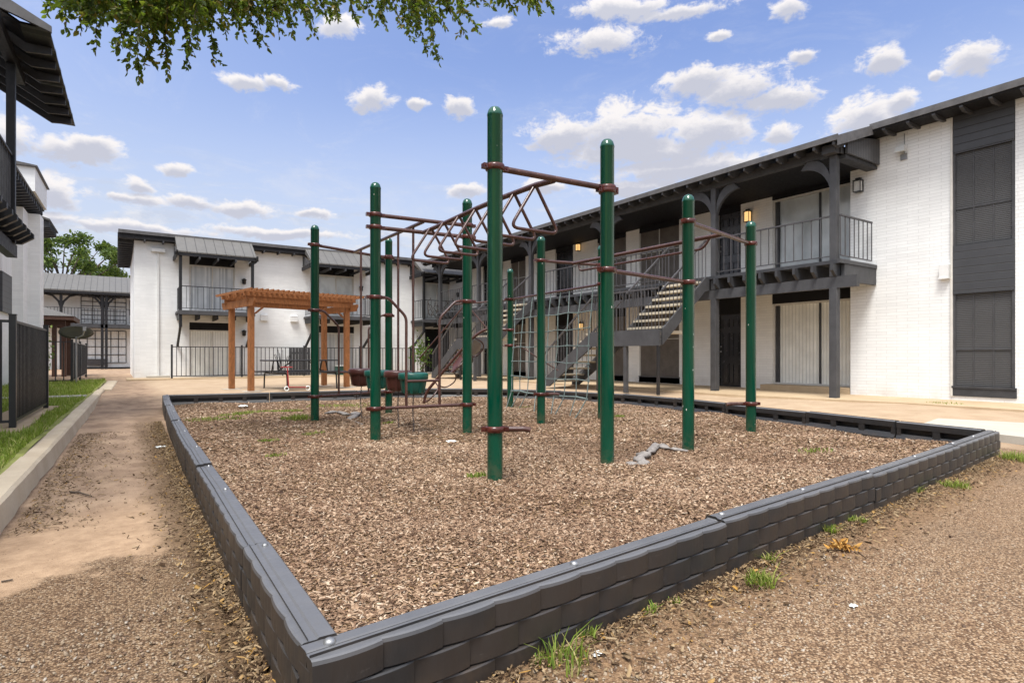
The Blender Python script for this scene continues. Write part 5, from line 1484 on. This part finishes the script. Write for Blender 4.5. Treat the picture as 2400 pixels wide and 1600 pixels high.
# ================================================================ TREES
def tree(name, label, base, height, spread, nclump, leaf, mat, seed, lean=(0, 0), trunk_r=.16, group=None, cl=.5, per=110, zmin=.45, flat=1.0):
    rng = random.Random(seed); nr = np.random.default_rng(seed)
    root = thing(name, label, 'tree', base, group)
    b = Vector(base); top = b + Vector((lean[0], lean[1], height*.62))
    m = MB(); tr = [b - Vector((0, 0, .3)), b + Vector((.03, 0, height*.2)), b.lerp(top, .55) + Vector((.08, .05, 0)), top]
    m.tube(tr, trunk_r, 9, taper=.45)
    ends = []
    for i in range(nclump):
        a = rng.uniform(0, 2*math.pi); rr_ = spread*math.sqrt(rng.random()); zz = height*(zmin + (1-zmin)*rng.random())
        f = 1 - ((zz/height - (.5+zmin/2))/(1-zmin))**2*1.3
        e = b + Vector((lean[0] + math.cos(a)*rr_*f, lean[1] + math.sin(a)*rr_*f*flat, zz)); ends.append(e)
        s = b.lerp(top, rng.uniform(.45, 1.0)); mid = s.lerp(e, .5) + Vector((rng.uniform(-.2, .2), rng.uniform(-.2, .2), rng.uniform(-.1, .3)))
        m.tube([s, mid, e], trunk_r*.28, 5, taper=.25)
    m.build('trunk', 'bark', root)
    P = []; 
    for e in ends:
        c = cl*rng.uniform(.6, 1.25); n = int(per*rng.uniform(.7, 1.3))
        q = nr.normal(0, 1, (n, 3)); q /= np.linalg.norm(q, axis=1)[:, None]; q *= (nr.random(n)**.5)[:, None]*np.array([c, c, c*.6])
        P.append(np.array(e)[None] + q)
    P = np.concatenate(P); D = nr.normal(0, 1, P.shape); D[:, 2] -= .3; D /= np.linalg.norm(D, axis=1)[:, None]
    V, F = leaves(P, D, leaf*nr.uniform(.7, 1.3, len(P)), nr)
    np_mesh('crown', V, F, mat, root)
    return root
tree('pecan_tree', 'broad leafy tree rising behind the far metal-roofed block on the left', (-5.2, 57, 0), 10.0, 4.6, 64, .30, 'leaf_far', 21, lean=(1.9, 0), trunk_r=.3, cl=.85, per=190, zmin=.5)
# leafy plants by the patio fence and gazebo
def shrub(name, label, base, h, w_, n, seed, mat='leaf_shrub', leaf=.13, group=None, rot=0):
    nr = np.random.default_rng(seed); rng = random.Random(seed)
    root = thing(name, label, 'plant', base, group, rot); b = np.array(base)
    m = MB()
    for i in range(7):
        e = Vector(base) + Vector((rng.uniform(-w_, w_)*.7, rng.uniform(-w_, w_)*.7, h*rng.uniform(.6, .95)))
        m.tube([Vector(base) + Vector((rng.uniform(-.05, .05), 0, -.02)), Vector(base).lerp(e, .5) + Vector((rng.uniform(-.05, .05), 0, .05)), e], .012, 5)
    m.build('stems', 'bark', root)
    P = b[None] + nr.normal(0, 1, (n, 3))*np.array([w_*.45, w_*.45, h*.23]) + np.array([0, 0, h*.6]); P[:, 2] = np.clip(P[:, 2], base[2]+.05, None)
    D = nr.normal(0, 1, P.shape); D[:, 2] += .2; D /= np.linalg.norm(D, axis=1)[:, None]
    V, F = leaves(P, D, leaf*nr.uniform(.6, 1.3, n), nr); np_mesh('foliage', V, F, mat, root)
x, y = G(992, 874, .13); shrub('leafy_shrub', 'tall leafy green plant by the patio fence under the third balcony', (11.55, 24.5, .13), 1.5, .5, 330, 5)
shrub('potted_plant', 'small dark plant beside the dark doorway in the corner', (14.2, 25.2, .13), .95, .4, 170, 6)
shrub('climbing_plant', 'dark green plant growing against the gazebo posts', (-3.2, 29.3, .13), 1.75, .42, 420, 9, leaf=.14, rot=LF)
# junk seen through the patio fence
gr = thing('wooden_screen', 'grey weathered slatted screen leaning on the patio wall behind the picket fence', 'screen', (6.5, 25.7, .14))
m = MB()
for i in range(7): m.box(6.05+i*.125, 6.16+i*.125, 25.75, 25.78, .14, 1.30)
m.box(6.05, 6.91, 25.782, 25.81, .3, .38); m.box(6.05, 6.91, 25.782, 25.81, 1.05, 1.13); m.build('slats', 'charcoal_light', gr)
tl = thing('storage_tub', 'teal plastic tub on the patio behind the picnic table', 'tub', (8.1, 25.5, .14))
m = MB(); m.prism([(7.95, 25.3, .14), (8.4, 25.3, .14), (8.4, 25.7, .14), (7.95, 25.7, .14)], (0, 0, .38)); m.build('body', 'teal', tl, bevel=.02)
m = MB(); m.box(7.92, 8.43, 25.27, 25.73, .522, .56); m.build('lid', 'paper', tl)
bg_ = thing('bare_plant', 'spindly dark bare plant on the patio beside the grey screen', 'plant', (5.6, 25.6, .14)); m = MB()
for i in range(9):
    a = rng.uniform(-.35, .35); m.tube([(5.75, 25.6, .14), (5.75+a*.5, 25.6, .6), (5.75+a, 25.6+rng.uniform(-.1, .1), .9+rng.random()*.35)], .012, 5)
m.build('stems', 'black', bg_)

# ---- overhanging elm: trunk stands behind and left of the camera, its boughs reach over the frame
ot = thing('elm_tree', 'elm tree whose leafy sprays hang down across the top of the photo', 'tree', (-3.6, -2.2, .1))
m = MB()
m.tube([(-3.6, -2.2, -.3), (-3.5, -2.1, 1.5), (-3.3, -1.8, 3.2), (-2.8, -1.0, 4.6)], .2, 10, taper=.6)
BP = [AT(u, v, d) for u, v, d in ((-500, -900, 3.0), (-150, -480, 4.6), (250, -330, 5.6), (600, -260, 6.3), (950, -240, 6.9), (1350, -260, 7.5))]
m.tube([Vector((-2.8, -1.0, 4.6))] + BP, .12, 8, taper=.25)
BQ = [AT(u, v, d) for u, v, d in ((-500, -900, 3.0), (0, -420, 5.2), (200, -220, 5.9), (430, -120, 6.2), (520, -60, 6.3))]
m.tube(BQ, .06, 7, taper=.3)
m.build('trunk', 'bark', ot)
# sprays: start (u, v), tip (u, v), leaves per twig, distance
SP = [((190,-40),(107,36)),((210,-50),(150,72)),((215,-50),(190,78)),((240,-40),(205,60)),((250,-40),(226,122)),((255,-40),(236,70)),((270,-60),(170,20)),((300,-50),(262,40)),
      ((330,-60),(300,60)),((340,-40),(280,118)),((345,-30),(275,108)),((350,-30),(300,170)),((350,-20),(326,192)),((370,-50),(338,160)),((390,-60),(352,120)),((400,-50),(392,184)),((410,-50),(380,120)),
      ((430,-60),(400,100)),((430,-50),(436,160)),((450,-60),(420,60)),((460,-50),(440,120)),((460,-60),(500,148)),((480,-50),(462,100)),((500,-60),(480,70)),((500,-50),(530,90)),((520,-50),(575,92)),((540,-40),(632,122)),
      ((540,-60),(560,50)),((560,-60),(520,50)),((580,-60),(610,66)),((600,-50),(585,40)),((620,-60),(640,50)),((640,-50),(655,86)),((660,-50),(688,86)),((680,-60),(742,88)),((680,-50),(725,60)),((700,-60),(690,30)),
      ((740,-60),(765,40)),((760,-60),(790,50)),((820,-50),(836,52)),((850,-60),(870,40)),((870,-50),(905,66)),((900,-60),(935,50)),((930,-60),(960,92)),((950,-60),(975,80)),((960,-50),(1000,125)),((975,-40),(1028,148)),((980,-60),(1015,90)),
      ((1000,-60),(1040,60)),((1020,-60),(1092,84)),((1040,-60),(1122,76)),((1060,-60),(1085,30)),((1090,-60),(1110,10)),((1150,-60),(1185,12)),((1180,-60),(1206,30)),((1200,-70),(1240,20)),((1220,-70),(1266,36)),
      ((310,-60),(360,80)),((360,-60),(330,90)),((380,-50),(455,132)),((420,-50),(365,60)),((470,-50),(430,30)),((300,-60),(240,10)),((350,-60),(400,40)),((560,-60),(600,10)),((900,-60),(985,30)),((940,-60),(900,20))]
rng = random.Random(77); nr = np.random.default_rng(77)
tw = MB(); LP = []; LD = []; LS = []
def nearest_bough(p):
    best = None
    for Bq in (BP, BQ):
        for i in range(len(Bq)-1):
            for t_ in (0, .25, .5, .75, 1):
                q = Bq[i].lerp(Bq[i+1], t_)
                if best is None or (q-p).length < (best-p).length: best = q
    return best
for rep in range(4):
    for (s, e) in SP:
        if rep and e[1] > 125: continue
        if rep >= 1 and not (245 < e[0] < 560) and rng.random() < .35: continue
        if rep == 3 and not (260 < e[0] < 540): continue
        us_, vs_ = s; ue, ve = e; d0 = 6.1 + rng.uniform(-.5, .7) + (ue-400)/900
        if rep: ue += rng.uniform(-35, 35); ve = ve*.6 + rng.uniform(-25, 5); us_ += rng.uniform(-30, 30)
        p = AT(us_, vs_, d0 + rng.uniform(-.15, .15)); q = AT(ue, ve, d0)
        nb_ = nearest_bough(p); tw.tube([nb_, nb_.lerp(p, .6) + Vector((0, 0, .06)), p], .012, 5, taper=.5)
        L_ = (q-p).length; n = max(6, int(L_/.035)); cur = p.copy(); pts = []
        side = Vector((rng.uniform(-1, 1), rng.uniform(-1, 1), 0))
        for i in range(n+1):
            t_ = i/n; c = p.lerp(q, t_) + side*(.05*math.sin(t_*math.pi)) + Vector((rng.uniform(-.006, .006), rng.uniform(-.006, .006), .04*math.sin(t_*math.pi*.9))); pts.append(c)
        tw.tube(pts[::3] + [pts[-1]], .005, 4, taper=.4)
        def lf(c, dr, k=1.0): LP.append(c); LD.append(dr.normalized()); LS.append(.066*k*rng.uniform(.55, 1.3))
        dirv = (q-p).normalized()
        for i in range(n):
            for sg in (-1, 1):
                a = Vector((rng.uniform(-1, 1), rng.uniform(-1, 1), rng.uniform(-.8, .3))); lf(pts[i], dirv*.6 + a*.9)
            # side twigs
            if rng.random() < .5:
                dv_ = (dirv*.5 + Vector((rng.uniform(-1, 1), rng.uniform(-1, 1), rng.uniform(-.6, .35)))).normalized(); l2 = rng.uniform(.06, .24)*(1.15 - i/n*.7); k2 = max(2, int(l2/.028))
                for j in range(k2):
                    c = pts[i] + dv_*(l2*(j+1)/k2)
                    for sg in (-1, 1): lf(c, dv_*.5 + Vector((rng.uniform(-1, 1), rng.uniform(-1, 1), rng.uniform(-.9, .3)))*.8, .9)
        lf(pts[-1], dirv)
tw.build('twigs', 'bark', ot)
V, F = leaves(np.array([tuple(v) for v in LP]), np.array([tuple(v) for v in LD]), np.array(LS), nr, width=.55)
np_mesh('crown', V, F, 'leaf_near', ot)

# ================================================================ GRASS, WEEDS, LITTER
nr = np.random.default_rng(5)
def lawn_grass():
    n = 95000
    # denser near the camera
    p = 4.0 + (24.0-4.0)*nr.random(n)**1.7; q = -.86 - nr.random(n)**1.3*np.minimum(6.0, .5 + p*.25)
    bare = (np.sin(q*2.7+p*1.9) + np.sin(p*3.7-q*1.3) + nr.normal(0, .5, n)) > 1.35
    near = p < 7.2
    keep = ~(bare & near | (bare & (nr.random(n) < .5)))
    keep &= ~((q > -1.62) & (q < -1.06) & (p > 8.2) & (p < 12.2)) & ~((p > 14.6) & (p < 15.2))
    p, q = p[keep], q[keep]
    h = nr.gamma(5, .0085, len(p))*np.clip(.8 + p*.03, .8, 1.5)
    z = 0.145 + 0.015*np.sin(p*2.3+q*3)
    P = np.stack([q, p, z], 1); M3 = np.array(Matrix.Rotation(LR, 3, 'Z')); P = P @ M3.T
    V, F = blades(P, h, nr, .0045, .6)
    V2 = V
    tag(np_mesh('grass', V2, F, 'grass'), 'short patchy green grass behind the concrete kerb', 'grass', kind='stuff')
lawn_grass()
# low grass creeping through the mulch
def tuft(name, label, cx, cy, rad, n, h, mat, group, z=None, seed=1, wd=.004, cat='weed', lean=.7, ry=None):
    r_ = np.random.default_rng(seed); a = r_.uniform(0, 2*np.pi, n); rr_ = r_.random(n)**.6
    x = cx + np.cos(a)*rr_*rad; y = cy + np.sin(a)*rr_*(ry or rad)
    zz = np.full(n, z) if z is not None else mz(x, y) + .004
    P = np.stack([x, y, zz], 1); V, F = blades(P, h*r_.uniform(.5, 1.3, n), r_, wd, lean)
    return tag(np_mesh(name, V, F, mat), label, cat, group)
gm = 'grass tufts growing in the mulch bed'
for i, (u, v, rad, n, h, lb, mat) in enumerate([
    (505, 984, .42, 300, .035, 'bright green grass strip in the mulch, furthest left', 'weed'), (560, 972, .30, 260, .04, 'grass strip in the mulch just right of the furthest left one', 'weed'),
    (622, 964, .36, 300, .04, 'green grass strip in the mulch left of the far green post', 'weed'), (683, 963, .2, 220, .04, 'small bright grass tuft just left of the far left green post', 'weed'),
    (700, 981, .26, 300, .06, 'leafy tuft at the foot of the far left green post', 'weed'), (808, 952, .7, 420, .035, 'yellowish grass patch below the brown step pod', 'weed'),
    (628, 1036, .12, 90, .03, 'faint tuft in the middle left of the mulch', 'weed'), (735, 1012, .14, 70, .03, 'faint tuft right of the far left post foot', 'weed'),
    (1118, 1112, .09, 110, .035, 'small green tuft beside the foot of the tallest near post', 'weed'), (1452, 976, .10, 100, .035, 'small green tuft right of the second near post', 'weed'),
    (912, 992, .10, 60, .03, 'tiny tuft behind the foot of the left middle post', 'weed'), (1912, 1062, .22, 90, .03, 'thin grass patch in the mulch near the right front edge', 'weed'),
    (648, 1068, .1, 60, .03, 'faint tuft left of the left middle post', 'weed'), (1225, 950, .25, 80, .03, 'yellow tuft at the foot of the furthest green post', 'weed')]):
    x, y = G(u, v, .06); gt = tuft('grass_tuft', lb, x, y, rad, n, h, mat, gm, seed=40+i, ry=rad*.6)
    if i in (5, 11): gt['kind'] = 'stuff'
gw = 'weeds sprouting along the outside of the border'
for i, (u, v, rad, n, h, lb) in enumerate([
    (1335, 1560, .07, 45, .10, 'spiky weed clump near the bottom centre, tallest of the weeds'), (1270, 1548, .05, 30, .05, 'small dark green weed left of the spiky clump'),
    (1375, 1495, .04, 60, .05, 'low weed against the border right of the spiky clump'), (1780, 1370, .06, 120, .07, 'bushy pale green weed beside the second border joint'),
    (1525, 1435, .03, 40, .04, 'tiny weed at the border foot in front of the second piece'), (1580, 1415, .03, 30, .03, 'yellow sprig on the litter strip'),
    (1805, 1318, .025, 40, .06, 'small upright leafy sprig at the border foot'), (1945, 1250, .03, 60, .06, 'round leafy weed near the orange dead leaf'),
    (1990, 1225, .03, 40, .05, 'tiny weed just beyond the round leafy weed'), (2145, 1155, .04, 70, .06, 'green weed tuft against the third border piece'),
    (2240, 1142, .10, 150, .06, 'wide grassy weed patch near the right end of the border'), (2385, 1078, .14, 240, .09, 'grassy clump at the right edge of the photo, past the border corner'),
    (2020, 1225, .03, 40, .04, 'sprig of weed below the third border piece'), (2215, 962, .25, 110, .03, 'grass in the joint of the walkway below the brick wall'), (990, 958, .5, 120, .02, 'sparse grass strip behind the low bar of the climber')]):
    z = gz(*G(u, v, .0))
    x, y = G(u, v, z); tuft('weed', lb, x, y, rad, int(n*1.3), h*.8, 'weed', gw, z=z + (.12 if i == 13 else .0) if i != 14 else .06, seed=70+i, wd=.0026, lean=.9)
# broad-leaved sprigs
# leaf and twig litter along the border foot (countless)
def litter():
    r_ = np.random.default_rng(9); Ps = []; 
    n = 9000; x = r_.uniform(.25, 7.3, n); off_ = r_.gamma(1.6, .075, n)
    off_ = np.where(r_.random(n) < .25, r_.random(n)*.07, off_); y = 1.462 + x*.092 - off_; k = off_ < .5; A_ = np.stack([x[k], y[k], .004 + r_.random(k.sum())*.012], 1)
    n = 9000; y = 1.2 + r_.random(n)**1.3*9; off_ = r_.gamma(1.7, .055, n); off_ = np.where(r_.random(n) < .3, r_.random(n)*.09, off_); x = .40 + (y-1.5)*.018 - off_; k = off_ < .55; B_ = np.stack([x[k], y[k], .004 + r_.random(k.sum())*.014], 1)
    n = 2200; y = 4.2 + r_.random(n)*5; off_ = r_.gamma(1.4, .12, n); x = -.60 + off_ + y*.023; C_ = np.stack([x, y, .004 + r_.random(n)*.01], 1)
    P = np.concatenate([A_, B_, C_]); P[:, 2] += ngz(P[:, 0], P[:, 1])
    m_ = len(P); t_ = r_.random(m_)
    L = np.where(t_ < .5, r_.gamma(4, .0055, m_), r_.gamma(4, .0026, m_)) + .003; Wd = np.where(t_ < .5, L*.10, L*.55); H = np.full(m_, .0022)
    V, F = chips(P, L, Wd, H, r_, .35)
    tag(np_mesh('leaf_litter', V, F, 'dead_leaf'), 'dry brown leaf and twig litter along the foot of the border', 'leaf litter', kind='stuff')
    # loose grit on the aggregate path nearest the camera
    n = 26000; x = r_.uniform(-1.8, 4.6, n*2); y = r_.uniform(.3, 3.4, n*2); d = np.hypot(x, y)
    k = ((y < 1.42 + x*.085) | (x < .3)) & (d < 3.6) & (r_.random(n*2) < np.clip(2.2/d**1.4, 0, 1)); x, y = x[k][:n], y[k][:n]
    sand = (-.32*x + y > 2.7) & (x < .2); x, y = x[~sand], y[~sand]
    m_ = len(x); L = r_.gamma(6, .0008, m_) + .0025
    V, F = chips(np.stack([x, y, np.zeros(m_) - .001], 1), L, L*r_.uniform(.6, .95, m_), L*.5, r_, .3)
    tag(np_mesh('loose_grit', V, F, 'pebble'), 'loose tan and grey grit on the path nearest the camera', 'grit', kind='stuff')
litter()
def crumpled(name, label, cat, cx, cy, z, size, mat, seed, n=9, group=None):
    r_ = random.Random(seed); m = MB(); nn_ = 8; vs = []
    for i in range(nn_):
        for j in range(nn_):
            u, v = i/(nn_-1)-.5, j/(nn_-1)-.5
            vs.append((cx + u*size*1.5 + r_.uniform(-.08, .08)*size, cy + v*size + r_.uniform(-.08, .08)*size, z + .004 + size*.22*r_.random() + size*.25*math.exp(-(u*u+v*v)*9)*(r_.random())))
    fs = [(i*nn_+j, i*nn_+j+1, (i+1)*nn_+j+1, (i+1)*nn_+j) for i in range(nn_-1) for j in range(nn_-1)]
    m.add(vs, fs, False); return tag(m.build(name, mat), label, cat, group)
for (u, v, s, lb, sd_) in ((378, 1049, .065, 'white scrap of litter on the left path beside the border', 1), (2000, 1422, .022, 'tiny white pebble-like scrap on the right path', 2),
                           (1057, 1036, .07, 'pale grey scrap on the mulch right of the left middle post', 3), (570, 953, .10, 'pale flat scrap in the mulch near the far left border', 4),
                           (1289, 1252, .035, 'small white scrap on the mulch behind the front border', 5), (1400, 1535, .028, 'white folded scrap among the leaf litter by the spiky weed', 6)):
    z = .06 if (u > 400 and v < 1300) else 0.0
    x, y = G(u, v, z); crumpled('litter_scrap', lb, 'litter', x, y, z, s, 'paper', sd_, group='scraps of litter on the ground')
x, y = G(1972, 1288, .0); m_ = np.random.default_rng(3)
P = np.stack([x + m_.normal(0, .028, 46), y + m_.normal(0, .018, 46), .008 + m_.random(46)*.02], 1); D = m_.normal(0, 1, P.shape); D[:, 2] = abs(D[:, 2])*.4; D /= np.linalg.norm(D, axis=1)[:, None]
V, F = leaves(P, D, m_.uniform(.02, .045, 46), m_, width=.5, curl=1.2)
tag(np_mesh('dead_leaves', V, F, 'orange_leaf'), 'curled orange dead leaf clump on the path beside the border', 'dead leaf')
# twigs lying on the left path
tg = MB(); a_ = Vector((*G(165, 1156, 0), .012)); b_ = Vector((*G(215, 1166, 0), .012)); tg.tube([a_, a_.lerp(b_, .4) + Vector((0, .012, .006)), b_], .008, 6, taper=.5)
tag(tg.build('fallen_twig', 'bark'), 'dark curved twig lying on the sandy left path', 'twig')
tg = MB(); a_ = Vector((*G(3, 1366, 0), .007)); b_ = Vector((*G(30, 1361, 0), .007)); tg.tube([a_, a_.lerp(b_, .5), b_], .004, 6)
tag(tg.build('fallen_twig', 'bark'), 'short dark twig at the left edge of the photo', 'twig')
# twisted grey cloth half buried in the mulch, and a flattened one at the back
def cloth_roll(label, pts, rr_, seed):
    r_ = random.Random(seed); m = MB(); n = len(pts); nn_ = 12
    path = fillet([Vector(p) for p in pts], .2, 6); vs = []
    k = len(path)
    for i, c in enumerate(path):
        d = (path[min(i+1, k-1)] - path[max(i-1, 0)]).normalized(); s = Vector((-d.y, d.x, 0)).normalized()
        w_ = rr_*(.55 + .5*r_.random() + .4*math.sin(i*.9)) * min(1, (i+.6)/2, (k-i-.4)/2)
        for q in range(nn_):
            a = 2*math.pi*q/nn_ + i*.35; w2 = w_*(.75 + .35*r_.random()); vs.append(c + s*math.cos(a)*w2*1.4 + Vector((0, 0, 1))*math.sin(a)*w2*.75)
    fs = [(i*nn_+q, i*nn_+(q+1) % nn_, (i+1)*nn_+(q+1) % nn_, (i+1)*nn_+q) for i in range(k-1) for q in range(nn_)]
    fs += [tuple(range(nn_)), tuple(range((k-1)*nn_, k*nn_))]
    m.add(vs, fs, True); o = m.build('twisted_cloth', 'cloth'); tag(o, label, 'cloth')
    return o
pt_ = lambda u, v, z=.07: (*G(u, v, z), z)
cloth_roll('twisted grey cloth half buried in the mulch beside the third near post', [pt_(1476, 1098, .06), pt_(1482, 1086, .075), pt_(1515, 1088, .08), pt_(1492, 1072, .08), pt_(1520, 1062, .07), pt_(1538, 1042, .065), pt_(1565, 1050, .06), pt_(1612, 1056, .06)], .036, 4)
cloth_roll('pale grey cloth strip lying flat in the mulch behind the left middle post', [pt_(760, 968, .055), pt_(790, 964, .05), pt_(815, 972, .055), pt_(842, 966, .05), pt_(820, 984, .05), pt_(850, 994, .05)], .034, 7)
